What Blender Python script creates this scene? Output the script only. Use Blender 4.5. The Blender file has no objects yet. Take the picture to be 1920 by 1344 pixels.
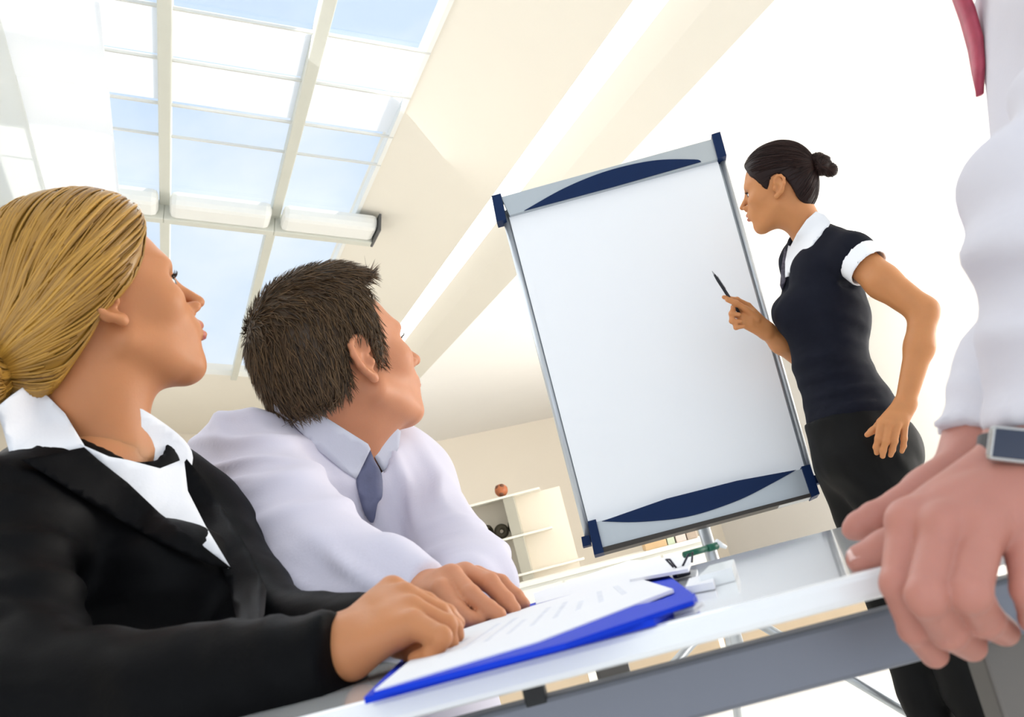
import bpy, bmesh, math, random
import numpy as np
from mathutils import Vector, Matrix
from mathutils.bvhtree import BVHTree
from mathutils.geometry import delaunay_2d_cdt

random.seed(7)
rng = np.random.default_rng(7)
scene = bpy.context.scene
col = scene.collection

# ------------------------------------------------------------------ camera
F_PX, ROLL, PITCH = 1900.0, math.radians(14.5), math.radians(10.9)
CAM = Vector((0.0, 0.0, 0.795))
r_l = Vector((1, 0, 0))
u_l = Vector((0, -math.sin(PITCH), math.cos(PITCH)))
fw = Vector((0, math.cos(PITCH), math.sin(PITCH)))
cr, sr = math.cos(ROLL), math.sin(ROLL)
IX = cr * r_l - sr * u_l
IU = sr * r_l + cr * u_l
cam_data = bpy.data.cameras.new('camera')
cam_data.sensor_width = 36.0
cam_data.lens = 36.0 * F_PX / 1920.0
cam_data.clip_start = 0.02
cam_data.dof.use_dof = True
cam_data.dof.focus_distance = 2.0
cam_data.dof.aperture_fstop = 13.0
cam = bpy.data.objects.new('camera', cam_data)
col.objects.link(cam)
M3 = Matrix((IX, IU, -fw)).transposed()
cam.matrix_world = Matrix.Translation(CAM) @ M3.to_4x4()
scene.camera = cam

def ray(px, py):
    return IX * (px - 960.0) - IU * (py - 672.0) + fw * F_PX

def P(px, py, Y):
    """point of the place seen at a photograph pixel, at distance Y down the room"""
    d = ray(px, py)
    return CAM + d * (Y / d.y)

def PZ(px, py, z):
    d = ray(px, py)
    return CAM + d * ((z - CAM.z) / d.z)

# ------------------------------------------------------------------ world, lights, exposure
world = bpy.data.worlds.new('sky_world')
scene.world = world
world.use_nodes = True
wn = world.node_tree
for n in list(wn.nodes):
    wn.nodes.remove(n)
wo = wn.nodes.new('ShaderNodeOutputWorld')
bg = wn.nodes.new('ShaderNodeBackground')
tc = wn.nodes.new('ShaderNodeTexCoord')
mp = wn.nodes.new('ShaderNodeMapping')
mp.inputs['Scale'].default_value = (1.4, 1.4, 3.2)
nz = wn.nodes.new('ShaderNodeTexNoise')
nz.inputs['Scale'].default_value = 2.1
nz.inputs['Detail'].default_value = 5.0
nz.inputs['Roughness'].default_value = 0.55
rp = wn.nodes.new('ShaderNodeValToRGB')
rp.color_ramp.elements[0].position = 0.38
rp.color_ramp.elements[0].color = (0.56, 0.70, 0.88, 1)
rp.color_ramp.elements[1].position = 0.72
rp.color_ramp.elements[1].color = (0.88, 0.92, 0.96, 1)
wn.links.new(tc.outputs['Generated'], mp.inputs['Vector'])
wn.links.new(mp.outputs['Vector'], nz.inputs['Vector'])
wn.links.new(nz.outputs['Fac'], rp.inputs['Fac'])
wn.links.new(rp.outputs['Color'], bg.inputs['Color'])
wn.links.new(bg.outputs['Background'], wo.inputs['Surface'])
bg.inputs['Strength'].default_value = 1.0

def area_light(name, loc, target, sx, sy, power, color=(1, 1, 1)):
    l = bpy.data.lights.new(name, 'AREA')
    l.shape = 'RECTANGLE'
    l.size, l.size_y = sx, sy
    l.energy = power
    l.color = color
    o = bpy.data.objects.new(name, l)
    col.objects.link(o)
    o.location = loc
    o.rotation_euler = (Vector(target) - Vector(loc)).to_track_quat('-Z', 'Y').to_euler()
    return o

# unseen fill lamps added around the room, plus daylight under the glazed roof
area_light('fill_right', (5.8, 5.4, 1.3), (1.0, 3.6, 1.7), 6.0, 2.0, 330, (1.0, 0.97, 0.93))  # added lamp out of view, brightens the figures from the right rear
area_light('fill_rear', (-0.8, -3.2, 1.9), (0.3, 3.0, 1.2), 6.0, 2.4, 42, (1.0, 0.98, 0.96))  # added soft fill behind the camera
area_light('roof_daylight', (-1.0, 3.4, 3.15), (0.2, 2.2, 0.0), 3.6, 3.0, 55, (0.97, 0.98, 1.0))
area_light('fill_far', (4.6, 9.0, 1.2), (1.4, 9.6, 2.2), 5.0, 2.0, 250, (1.0, 0.97, 0.92))  # added lamp, washes the right ceiling and far wall brighter
area_light('fill_left', (-4.6, 7.6, 1.5), (-0.5, 8.2, 2.6), 5.0, 2.0, 32, (1.0, 0.96, 0.90))  # added lamp, lifts the far ceiling on the left
sun = bpy.data.lights.new('sun', 'SUN')
sun.energy = 4.0
sun.angle = math.radians(3)
sun.color = (1.0, 0.97, 0.92)
so = bpy.data.objects.new('sun', sun)
col.objects.link(so)
so.rotation_euler = Vector((-0.74, -0.29, -0.60)).to_track_quat('-Z', 'Y').to_euler()
vs = scene.view_settings
vs.view_transform = 'Standard'
vs.look = 'None'
vs.gamma = 1.0
vs.use_curve_mapping = False
vs.exposure = 0.22

# ------------------------------------------------------------------ materials
MATS = {}
def mat(name, color, rough=0.6, metal=0.0, spec=0.4, sss=0.0, sss_col=None, bump=None, vary=None, emit=None, coat=0.0, sheen=0.0):
    """procedural material: base colour with a little noise, optional fine bump"""
    if name in MATS:
        return MATS[name]
    m = bpy.data.materials.new(name)
    m.use_nodes = True
    nt = m.node_tree
    b = nt.nodes['Principled BSDF']
    b.inputs['Base Color'].default_value = (*color, 1)
    b.inputs['Roughness'].default_value = rough
    b.inputs['Metallic'].default_value = metal
    b.inputs['Specular IOR Level'].default_value = spec
    if coat:
        b.inputs['Coat Weight'].default_value = coat
        b.inputs['Coat Roughness'].default_value = 0.05
    if sheen:
        b.inputs['Sheen Weight'].default_value = sheen
    if sss:
        b.inputs['Subsurface Weight'].default_value = sss
        b.inputs['Subsurface Radius'].default_value = (0.012, 0.005, 0.0025)
        b.inputs['Subsurface Scale'].default_value = 0.6
    t = nt.nodes.new('ShaderNodeTexCoord')
    if vary:
        sc, amt = vary
        n = nt.nodes.new('ShaderNodeTexNoise')
        n.inputs['Scale'].default_value = sc
        n.inputs['Detail'].default_value = 3
        mx = nt.nodes.new('ShaderNodeMix')
        mx.data_type = 'RGBA'
        mx.inputs[6].default_value = (*[c * (1 - amt) for c in color], 1)
        mx.inputs[7].default_value = (*[min(1, c * (1 + amt)) for c in color], 1)
        nt.links.new(t.outputs['Object'], n.inputs['Vector'])
        nt.links.new(n.outputs['Fac'], mx.inputs[0])
        nt.links.new(mx.outputs[2], b.inputs['Base Color'])
    if bump:
        sc, st = bump
        n2 = nt.nodes.new('ShaderNodeTexNoise')
        n2.inputs['Scale'].default_value = sc
        bp = nt.nodes.new('ShaderNodeBump')
        bp.inputs['Strength'].default_value = st
        bp.inputs['Distance'].default_value = 0.002
        nt.links.new(t.outputs['Object'], n2.inputs['Vector'])
        nt.links.new(n2.outputs['Fac'], bp.inputs['Height'])
        nt.links.new(bp.outputs['Normal'], b.inputs['Normal'])
    if emit:
        b.inputs['Emission Color'].default_value = (*emit[0], 1)
        b.inputs['Emission Strength'].default_value = emit[1]
    MATS[name] = m
    return m

def hair_mat(name, dark, light, rough=0.42):
    """strand colour runs from dark to light with the per-strand attribute"""
    m = bpy.data.materials.new(name)
    m.use_nodes = True
    nt = m.node_tree
    b = nt.nodes['Principled BSDF']
    a = nt.nodes.new('ShaderNodeAttribute')
    a.attribute_name = 'strand'
    r = nt.nodes.new('ShaderNodeValToRGB')
    r.color_ramp.elements[0].color = (*dark, 1)
    r.color_ramp.elements[1].color = (*light, 1)
    nt.links.new(a.outputs['Fac'], r.inputs['Fac'])
    nt.links.new(r.outputs['Color'], b.inputs['Base Color'])
    b.inputs['Roughness'].default_value = rough
    b.inputs['Specular IOR Level'].default_value = 0.45
    MATS[name] = m
    return m

def thin_mat(name, color, transp, rough=0.1):
    """clear or translucent sheet: part of the light goes straight through"""
    m = bpy.data.materials.new(name)
    m.use_nodes = True
    nt = m.node_tree
    b = nt.nodes['Principled BSDF']
    b.inputs['Base Color'].default_value = (*color, 1)
    b.inputs['Roughness'].default_value = rough
    b.inputs['Alpha'].default_value = 1 - transp
    MATS[name] = m
    return m

def cloth_screen(name, color, clear, glow):
    """woven screen: passes some light straight, scatters the rest through"""
    m = bpy.data.materials.new(name)
    m.use_nodes = True
    nt = m.node_tree
    nt.nodes.remove(nt.nodes['Principled BSDF'])
    out = nt.nodes['Material Output']
    d = nt.nodes.new('ShaderNodeBsdfDiffuse'); d.inputs['Color'].default_value = (*color, 1)
    t = nt.nodes.new('ShaderNodeBsdfTranslucent'); t.inputs['Color'].default_value = (*color, 1)
    c = nt.nodes.new('ShaderNodeBsdfTransparent')
    m1 = nt.nodes.new('ShaderNodeMixShader'); m1.inputs[0].default_value = glow
    m2 = nt.nodes.new('ShaderNodeMixShader'); m2.inputs[0].default_value = clear
    nt.links.new(d.outputs[0], m1.inputs[1]); nt.links.new(t.outputs[0], m1.inputs[2])
    nt.links.new(m1.outputs[0], m2.inputs[1]); nt.links.new(c.outputs[0], m2.inputs[2])
    nt.links.new(m2.outputs[0], out.inputs['Surface'])
    MATS[name] = m
    return m

# ------------------------------------------------------------------ object helpers
def tag(o, label=None, cat=None, group=None, kind=None):
    if label: o['label'] = label
    if cat: o['category'] = cat
    if group: o['group'] = group
    if kind: o['kind'] = kind
    return o

def empty(name, loc, label, cat, group=None):
    o = bpy.data.objects.new(name, None)
    o.empty_display_size = 0.05
    col.objects.link(o)
    o.location = loc
    return tag(o, label, cat, group)

def link(name, me, m, parent=None, smooth=True):
    o = bpy.data.objects.new(name, me)
    col.objects.link(o)
    if m is not None:
        me.materials.append(MATS[m] if isinstance(m, str) else m)
    if smooth:
        me.polygons.foreach_set('use_smooth', [True] * len(me.polygons))
    if parent is not None:
        o.parent = parent
        o.matrix_parent_inverse = Matrix.Translation(-Vector(parent.location))
    return o

def mesh(name, V, Fc, m=None, parent=None, smooth=True):
    me = bpy.data.meshes.new(name)
    me.from_pydata([tuple(v) for v in V], [], [tuple(int(i) for i in f) for f in Fc])
    me.validate()
    me.update()
    return link(name, me, m, parent, smooth)

def bm_obj(name, bm, m, parent=None, smooth=False):
    bmesh.ops.recalc_face_normals(bm, faces=bm.faces)
    me = bpy.data.meshes.new(name)
    bm.to_mesh(me)
    bm.free()
    return link(name, me, m, parent, smooth)

def frame(o, ax, ay=None, az=None):
    M = Matrix((ax, ay, az)).transposed().to_4x4()
    M.translation = o
    return M

def add_box(bm, M, lo, hi, bevel=0.0, seg=2):
    vs_ = [bm.verts.new(M @ Vector((x, y, z))) for x in (lo[0], hi[0]) for y in (lo[1], hi[1]) for z in (lo[2], hi[2])]
    idx = [(0, 1, 3, 2), (4, 6, 7, 5), (0, 4, 5, 1), (2, 3, 7, 6), (0, 2, 6, 4), (1, 5, 7, 3)]
    fs = [bm.faces.new([vs_[i] for i in f]) for f in idx]
    if bevel > 0:
        es = set()
        for f in fs:
            es.update(f.edges)
        bmesh.ops.bevel(bm, geom=list(es), offset=bevel, segments=seg, profile=0.5, affect='EDGES')

def box(name, M, lo, hi, m, parent=None, bevel=0.0):
    bm = bmesh.new()
    add_box(bm, M, lo, hi, bevel)
    return bm_obj(name, bm, m, parent)

I4 = Matrix.Identity(4)

def add_tube(bm, pts, rad, n=10, cap=True):
    pts = [Vector(p) for p in pts]
    if not hasattr(rad, '__len__'):
        rad = [rad] * len(pts)
    rings = []
    ref = None
    for i, p in enumerate(pts):
        t = (pts[min(i + 1, len(pts) - 1)] - pts[max(i - 1, 0)]).normalized()
        if ref is None:
            ref = t.orthogonal().normalized()
        s = (ref - t * ref.dot(t)).normalized()
        ref = s
        q = t.cross(s)
        rings.append([bm.verts.new(p + (s * math.cos(2 * math.pi * k / n) + q * math.sin(2 * math.pi * k / n)) * rad[i]) for k in range(n)])
    for a, b in zip(rings, rings[1:]):
        for k in range(n):
            bm.faces.new([a[k], a[(k + 1) % n], b[(k + 1) % n], b[k]])
    if cap:
        bm.faces.new(list(reversed(rings[0])))
        bm.faces.new(rings[-1])

def tube(name, pts, rad, m, parent=None, n=10, smooth=True):
    bm = bmesh.new()
    add_tube(bm, pts, rad, n)
    return bm_obj(name, bm, m, parent, smooth)

# ------------------------------------------------------------------ implicit-surface modelling
def smin(a, b, k):
    if k <= 0:
        return np.minimum(a, b)
    h = np.maximum(k - np.abs(a - b), 0.0) / k
    return np.minimum(a, b) - h * h * k * 0.25

class Field:
    """signed distance field on a grid; primitives are blended in, the zero surface is meshed"""
    def __init__(self, lo, hi, h):
        self.lo = np.array(lo, dtype=np.float64)
        self.h = h
        self.n = np.maximum(np.ceil((np.array(hi) - self.lo) / h).astype(int) + 1, 4)
        self.ax = [(self.lo[i] + h * np.arange(self.n[i])).astype(np.float32) for i in range(3)]
        self.F = np.full(self.n, 1.0, dtype=np.float32)

    def _sl(self, lo, hi, m):
        s = []
        for i in range(3):
            a = int(max(0, math.floor((lo[i] - m - self.lo[i]) / self.h)))
            b = int(min(self.n[i], math.ceil((hi[i] + m - self.lo[i]) / self.h) + 1))
            if b <= a:
                return None
            s.append(slice(a, b))
        return tuple(s)

    def _apply(self, lo, hi, fn, k, op):
        s = self._sl(lo, hi, k + 2.5 * self.h)
        if s is None:
            return
        x = self.ax[0][s[0]][:, None, None]
        y = self.ax[1][s[1]][None, :, None]
        z = self.ax[2][s[2]][None, None, :]
        d = fn(x, y, z)
        if op == 'add':
            self.F[s] = smin(self.F[s], d, k)
        else:
            self.F[s] = -smin(-self.F[s], d, k)

    def ell(self, c, r, R=None, k=0.0, op='add'):
        c = np.array(c, float); r = np.array(r if hasattr(r, '__len__') else (r, r, r), float)
        R_ = None if R is None else np.array(R)
        m = r.max()
        def fn(x, y, z):
            dx, dy, dz = x - c[0], y - c[1], z - c[2]
            if R_ is not None:
                dx, dy, dz = (R_[0, 0] * dx + R_[1, 0] * dy + R_[2, 0] * dz,
                              R_[0, 1] * dx + R_[1, 1] * dy + R_[2, 1] * dz,
                              R_[0, 2] * dx + R_[1, 2] * dy + R_[2, 2] * dz)
            a, b, e = dx / r[0], dy / r[1], dz / r[2]
            k0 = np.sqrt(a * a + b * b + e * e)
            a, b, e = a / r[0], b / r[1], e / r[2]
            k1 = np.sqrt(a * a + b * b + e * e) + 1e-9
            return k0 * (k0 - 1.0) / k1
        self._apply(c - m, c + m, fn, k, op)

    def cap(self, a, b, ra, rb=None, k=0.0, op='add'):
        a = np.array(a, float); b = np.array(b, float)
        rb = ra if rb is None else rb
        ba = b - a
        L = float(ba @ ba) + 1e-12
        m = max(ra, rb)
        def fn(x, y, z):
            px, py, pz = x - a[0], y - a[1], z - a[2]
            t = np.clip((px * ba[0] + py * ba[1] + pz * ba[2]) / L, 0, 1)
            qx, qy, qz = px - t * ba[0], py - t * ba[1], pz - t * ba[2]
            return np.sqrt(qx * qx + qy * qy + qz * qz) - (ra + (rb - ra) * t)
        self._apply(np.minimum(a, b) - m, np.maximum(a, b) + m, fn, k, op)

    def ecap(self, a, b, ra, rb, side, k=0.0, op='add'):
        """tapered limb of elliptical section: ra, rb = (half width along side, half depth)"""
        a = np.array(a, float); b = np.array(b, float)
        ba = b - a
        ln = math.sqrt(float(ba @ ba))
        t_ = ba / ln
        s_ = np.array(side, float); s_ = s_ - t_ * (s_ @ t_); s_ /= np.linalg.norm(s_)
        d_ = np.cross(t_, s_)
        L = ln * ln
        m = max(*ra, *rb)
        def fn(x, y, z):
            px, py, pz = x - a[0], y - a[1], z - a[2]
            t = (px * ba[0] + py * ba[1] + pz * ba[2]) / L
            tc_ = np.clip(t, 0, 1)
            qs = px * s_[0] + py * s_[1] + pz * s_[2]
            qd = px * d_[0] + py * d_[1] + pz * d_[2]
            ql = (t - tc_) * ln
            ws = ra[0] + (rb[0] - ra[0]) * tc_
            wd = ra[1] + (rb[1] - ra[1]) * tc_
            wl = np.minimum(ws, wd)
            q = np.sqrt((qs / ws) ** 2 + (qd / wd) ** 2 + (ql / wl) ** 2)
            return (q - 1.0) * wl
        self._apply(np.minimum(a, b) - m, np.maximum(a, b) + m, fn, k, op)

    def plane(self, p, n, k=0.0):
        """keep only the side the normal points away from"""
        n = np.array(n, float); n /= np.linalg.norm(n)
        x = self.ax[0][:, None, None]; y = self.ax[1][None, :, None]; z = self.ax[2][None, None, :]
        d = ((x - p[0]) * n[0] + (y - p[1]) * n[1] + (z - p[2]) * n[2]).astype(np.float32)
        self.F = -smin(-self.F, -d, k)

    def cut_ball_plane(self, p, n, rad, k=0.0):
        """cut by a plane, only near a point (cuffs)"""
        p = np.array(p, float)
        n = np.array(n, float); n /= np.linalg.norm(n)
        def fn(x, y, z):
            d1 = -((x - p[0]) * n[0] + (y - p[1]) * n[1] + (z - p[2]) * n[2])
            d2 = np.sqrt((x - p[0]) ** 2 + (y - p[1]) ** 2 + (z - p[2]) ** 2) - rad
            return np.maximum(d1, d2)
        s = self._sl(p - rad, p + rad, 0.01)
        if s is None: return
        x = self.ax[0][s[0]][:, None, None]; y = self.ax[1][s[1]][None, :, None]; z = self.ax[2][s[2]][None, None, :]
        self.F[s] = -smin(-self.F[s], fn(x, y, z), k)

    def poly_xz(self, poly, k=0.0):
        """keep what lies inside a polygon of the x-z plane"""
        x = self.ax[0][:, None].astype(float); z = self.ax[2][None, :].astype(float)
        d = np.full((len(self.ax[0]), len(self.ax[2])), 1e9)
        s = np.ones_like(d)
        n = len(poly)
        for i in range(n):
            ax_, az_ = poly[i]; bx_, bz_ = poly[i - 1]
            ex, ez = bx_ - ax_, bz_ - az_
            wx, wz = x - ax_, z - az_
            t = np.clip((wx * ex + wz * ez) / (ex * ex + ez * ez), 0, 1)
            d = np.minimum(d, (wx - ex * t) ** 2 + (wz - ez * t) ** 2)
            c1, c2, c3 = (z >= az_), (z < bz_), (ex * wz > ez * wx)
            flip = (c1 & c2 & c3) | (~c1 & ~c2 & ~c3)
            s = np.where(flip, -s, s)
        d = (np.sqrt(d) * s).astype(np.float32)[:, None, :]
        self.F = -smin(-self.F, -d, k)

    def surface(self):
        F = self.F
        F[0], F[-1] = np.maximum(F[0], .001), np.maximum(F[-1], .001)
        F[:, 0], F[:, -1] = np.maximum(F[:, 0], .001), np.maximum(F[:, -1], .001)
        F[:, :, 0], F[:, :, -1] = np.maximum(F[:, :, 0], .001), np.maximum(F[:, :, -1], .001)
        ins = F < 0
        c = [(i, j, k) for i in (0, 1) for j in (0, 1) for k in (0, 1)]
        nx, ny, nz_ = F.shape
        cnt = np.zeros((nx - 1, ny - 1, nz_ - 1), np.int8)
        for (i, j, k) in c:
            cnt += ins[i:nx - 1 + i, j:ny - 1 + j, k:nz_ - 1 + k]
        act = (cnt > 0) & (cnt < 8)
        I, J, K = np.nonzero(act)
        n = len(I)
        vid = np.full(act.shape, -1, np.int64)
        vid[I, J, K] = np.arange(n)
        acc = np.zeros((n, 3)); num = np.zeros(n)
        for a in c:
            for ax_ in range(3):
                if a[ax_]: continue
                b = list(a); b[ax_] = 1
                fa = F[I + a[0], J + a[1], K + a[2]]; fb = F[I + b[0], J + b[1], K + b[2]]
                x = (fa < 0) != (fb < 0)
                t = np.where(x, fa / np.where(x, fa - fb, 1), 0)
                for q in range(3):
                    acc[:, q] += np.where(x, a[q] + (t if q == ax_ else 0), 0)
                num += x
        V = (np.stack([I, J, K], 1) + acc / num[:, None]) * self.h + self.lo
        faces = []
        for ax_ in range(3):
            sl0 = [slice(None)] * 3; sl1 = [slice(None)] * 3
            sl0[ax_] = slice(0, -1); sl1[ax_] = slice(1, None)
            e = ins[tuple(sl0)] != ins[tuple(sl1)]
            o1, o2 = [q for q in range(3) if q != ax_]
            E = np.argwhere(e)
            ok = (E[:, o1] > 0) & (E[:, o2] > 0) & (E[:, o1] < F.shape[o1] - 1) & (E[:, o2] < F.shape[o2] - 1)
            E = E[ok]
            def cell(d1, d2):
                Q = E.copy(); Q[:, o1] += d1; Q[:, o2] += d2
                return vid[Q[:, 0], Q[:, 1], Q[:, 2]]
            quad = np.stack([cell(-1, -1), cell(0, -1), cell(0, 0), cell(-1, 0)], 1)
            fl = ins[E[:, 0], E[:, 1], E[:, 2]]
            if ax_ == 1: fl = ~fl
            quad[~fl] = quad[~fl][:, ::-1]
            faces.append(quad)
        Q = np.concatenate(faces)
        return V, Q[(Q >= 0).all(1)]

def normals(V, Q):
    n = np.cross(V[Q[:, 2]] - V[Q[:, 0]], V[Q[:, 3]] - V[Q[:, 1]])
    N = np.zeros_like(V)
    for i in range(4):
        np.add.at(N, Q[:, i], n)
    return N / (np.linalg.norm(N, axis=1)[:, None] + 1e-12)

def relax(V, Q, it=1, w=0.5):
    E = np.concatenate([Q[:, [0, 1]], Q[:, [1, 2]], Q[:, [2, 3]], Q[:, [3, 0]]])
    for _ in range(it):
        S = np.zeros_like(V); C = np.zeros(len(V))
        np.add.at(S, E[:, 0], V[E[:, 1]]); np.add.at(S, E[:, 1], V[E[:, 0]])
        np.add.at(C, E[:, 0], 1); np.add.at(C, E[:, 1], 1)
        V = V * (1 - w) + w * S / C[:, None]
    return V

_lat = rng.random((64, 64, 64))
def vnoise(p):
    """smooth value noise, -1..1"""
    i = np.floor(p).astype(int); f = p - i
    f = f * f * (3 - 2 * f)
    r = 0
    for a in (0, 1):
        for b in (0, 1):
            for c in (0, 1):
                w = (f[:, 0] if a else 1 - f[:, 0]) * (f[:, 1] if b else 1 - f[:, 1]) * (f[:, 2] if c else 1 - f[:, 2])
                r = r + w * _lat[(i[:, 0] + a) % 64, (i[:, 1] + b) % 64, (i[:, 2] + c) % 64]
    return r * 2 - 1

def folds(V, Q, spots, rough=0.0):
    """cloth folds: each spot = (centre, direction across the folds, reach, wavelength, height)"""
    N = normals(V, Q)
    d = np.zeros(len(V))
    for c, ax_, reach, wl, amp in spots:
        c = np.array(c, float); ax_ = np.array(ax_, float); ax_ /= np.linalg.norm(ax_)
        q = V - c
        w = np.exp(-(q * q).sum(1) / (reach * reach))
        s = q @ ax_ + 0.35 * wl * vnoise(V / (wl * 2.2) + 7.0)
        ph = 0.5 + 0.5 * np.cos(2 * np.pi * s / wl)
        d += w * amp * 1.3 * (ph * ph - 0.3)
    if rough:
        d += rough * vnoise(V / 0.045) + 0.4 * rough * vnoise(V / 0.02)
    return V + N * d[:, None]

def smooth_poly(pts, n=6, closed=True):
    """Catmull-Rom through pixel points"""
    out = []
    m = len(pts)
    rngi = range(m) if closed else range(m - 1)
    for i in rngi:
        g = (lambda q: pts[q % m]) if closed else (lambda q: pts[max(0, min(m - 1, q))])
        p0, p1, p2, p3 = [np.array(g(i + q), float) for q in (-1, 0, 1, 2)]
        for s in range(n):
            t = s / n
            out.append(0.5 * ((2 * p1) + (-p0 + p2) * t + (2 * p0 - 5 * p1 + 4 * p2 - p3) * t * t + (-p0 + 3 * p1 - 3 * p2 + p3) * t ** 3))
    if not closed:
        out.append(np.array(pts[-1], float))
    return out

def inside(poly, x, y):
    r = False
    n = len(poly)
    for i in range(n):
        x1, y1 = poly[i][:2]; x2, y2 = poly[i - 1][:2]
        if (y1 > y) != (y2 > y) and x < (x2 - x1) * (y - y1) / (y2 - y1) + x1:
            r = not r
    return r

def bvh_of(*meshes):
    V = []; Fc = []
    for v, q in meshes:
        o = len(V)
        V += [tuple(a) for a in v]
        Fc += [tuple(int(i) + o for i in f) for f in q]
    return BVHTree.FromPolygons(V, Fc)

def patch(name, outline, bvh, m, parent, lift=0.004, thick=0.004, step=14, depth=None, curl=None, relaxn=3):
    """a piece of cloth cut to an outline and laid on the surface below it, with real thickness"""
    out = [tuple(p[:2]) for p in outline]
    xs = [p[0] for p in out]; ys = [p[1] for p in out]
    pts = []
    for i in range(len(out)):
        a = np.array(out[i - 1]); b = np.array(out[i])
        k = max(1, int(np.linalg.norm(b - a) / step))
        for s in range(k):
            pts.append(tuple(a + (b - a) * s / k))
    nb = len(pts)
    y = min(ys) + step / 2
    while y < max(ys):
        x = min(xs) + step / 2
        while x < max(xs):
            if inside(out, x, y) and min((x - q[0]) ** 2 + (y - q[1]) ** 2 for q in pts[:nb]) > (0.45 * step) ** 2:
                pts.append((x, y))
            x += step
        y += step
    r = delaunay_2d_cdt([Vector(p) for p in pts], [(i, (i + 1) % nb) for i in range(nb)], [], 1, 0.001)
    vs_, es, tr = r[0], r[1], r[2]
    dist = []
    for v in vs_:
        d = ray(v.x, v.y)
        if depth is not None:
            w = depth(v.x, v.y)
            dist.append((P(v.x, v.y, w) - CAM).length if w else None)
            continue
        h = bvh.ray_cast(CAM, d.normalized())
        dist.append(h[3] if h[0] is not None else None)
    good = [x for x in dist if x is not None]
    av = sum(good) / len(good) if good else 1.0
    nb_ = {}
    for f in tr:
        for i in range(len(f)):
            nb_.setdefault(f[i], set()).update(f)
    for _ in range(30):
        for i in range(len(dist)):
            if dist[i] is None:
                g = [dist[j] for j in nb_.get(i, ()) if dist[j] is not None]
                if g: dist[i] = sum(g) / len(g)
    dist = [av if x is None else x for x in dist]
    for _ in range(relaxn):
        dist = [0.5 * dist[i] + 0.5 * (sum(dist[j] for j in nb_.get(i, {i})) / len(nb_.get(i, {i}))) for i in range(len(dist))]
    top = []; bot = []
    for i, v in enumerate(vs_):
        d = ray(v.x, v.y).normalized()
        L = lift + (curl(v.x, v.y) if curl else 0)
        top.append(CAM + d * (dist[i] - L))
        bot.append(CAM + d * (dist[i] - L + thick))
    n = len(top)
    V = top + bot
    Fc = [tuple(f) for f in tr] + [tuple(i + n for i in reversed(f)) for f in tr]
    cnt = {}
    for f in tr:
        for i in range(len(f)):
            e = (f[i], f[(i + 1) % len(f)])
            cnt[e] = cnt.get(e, 0) + 1
    for (a, b) in list(cnt):
        if (b, a) not in cnt:
            Fc.append((b, a, a + n, b + n))
    me = bpy.data.meshes.new(name)
    me.from_pydata([tuple(v) for v in V], [], Fc)
    bm = bmesh.new(); bm.from_mesh(me)
    bmesh.ops.recalc_face_normals(bm, faces=bm.faces)
    bm.to_mesh(me); bm.free()
    o = link(name, me, m, parent, True)
    return o

UPv = Vector((0, 0, 1))
def uvball(name, c, r, m, parent, sq=(1, 1, 1), n=20, R=None):
    bm = bmesh.new()
    bmesh.ops.create_uvsphere(bm, u_segments=n, v_segments=n // 2, radius=1.0)
    for v in bm.verts:
        w = Vector((v.co.x * r * sq[0], v.co.y * r * sq[1], v.co.z * r * sq[2]))
        if R is not None: w = R @ w
        v.co = w + Vector(c)
    return bm_obj(name, bm, m, parent, True)
# ------------------------------------------------------------------ the room
mat('wall_cream', (0.82, 0.75, 0.64), 0.85, vary=(1.5, 0.02))
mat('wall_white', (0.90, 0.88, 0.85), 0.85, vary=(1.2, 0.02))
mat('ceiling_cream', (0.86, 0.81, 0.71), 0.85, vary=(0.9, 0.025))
mat('floor_white', (0.90, 0.89, 0.86), 0.35, vary=(2.0, 0.02))
mat('bar_paint', (0.66, 0.66, 0.58), 0.5, vary=(6.0, 0.04))
mat('bar_white', (0.88, 0.88, 0.84), 0.5, vary=(6.0, 0.02))
mat('cable_grey', (0.72, 0.72, 0.68), 0.5, vary=(9.0, 0.05))
mat('strip_glow', (0.95, 0.95, 0.93), 0.5, emit=((1.0, 0.99, 0.96), 1.6), vary=(3.0, 0.01))  # emission put in so the beam strip looks brightly lit
thin_mat('sky_glass', (0.80, 0.88, 0.95), 0.94, 0.05)
cloth_screen('blind_white', (0.96, 0.96, 0.96), 0.12, 0.7)
cloth_screen('blind_grey', (0.86, 0.87, 0.85), 0.08, 0.6)

A = ray(305, 1190); A.z = 0; A.normalize()          # the way the beams and the glazing run
B = Vector((A.y, -A.x, 0))                           # across the room, to the right

def ab(a, b, z):
    return A * a + B * b + Vector((0, 0, z))

def sheet(name, section, a0, a1, m, thick=0.06, parent=None):
    """a slab that follows a section (b, z) and runs from a0 to a1 along the room"""
    V = []; Fc = []
    n = len(section)
    for a in (a0, a1):
        for b, z in section:
            V.append(ab(a, b, z))
        for b, z in section:
            V.append(ab(a, b, z + thick))
    for i in range(n - 1):
        Fc += [(i, i + 1, i + 1 + 2 * n, i + 2 * n), (n + i, n + i + 2 * n, n + i + 1 + 2 * n, n + i + 1),
               (i, i + n, i + 1 + n, i + 1), (2 * n + i, 2 * n + i + 1, 3 * n + i + 1, 3 * n + i)]
    Fc += [(0, 2 * n, 3 * n, n), (n - 1, 2 * n - 1, 4 * n - 1, 3 * n - 1)]
    bm = bmesh.new()
    bv = [bm.verts.new(v) for v in V]
    for f in Fc: bm.faces.new([bv[i] for i in f])
    return bm_obj(name, bm, m, parent)

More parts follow.
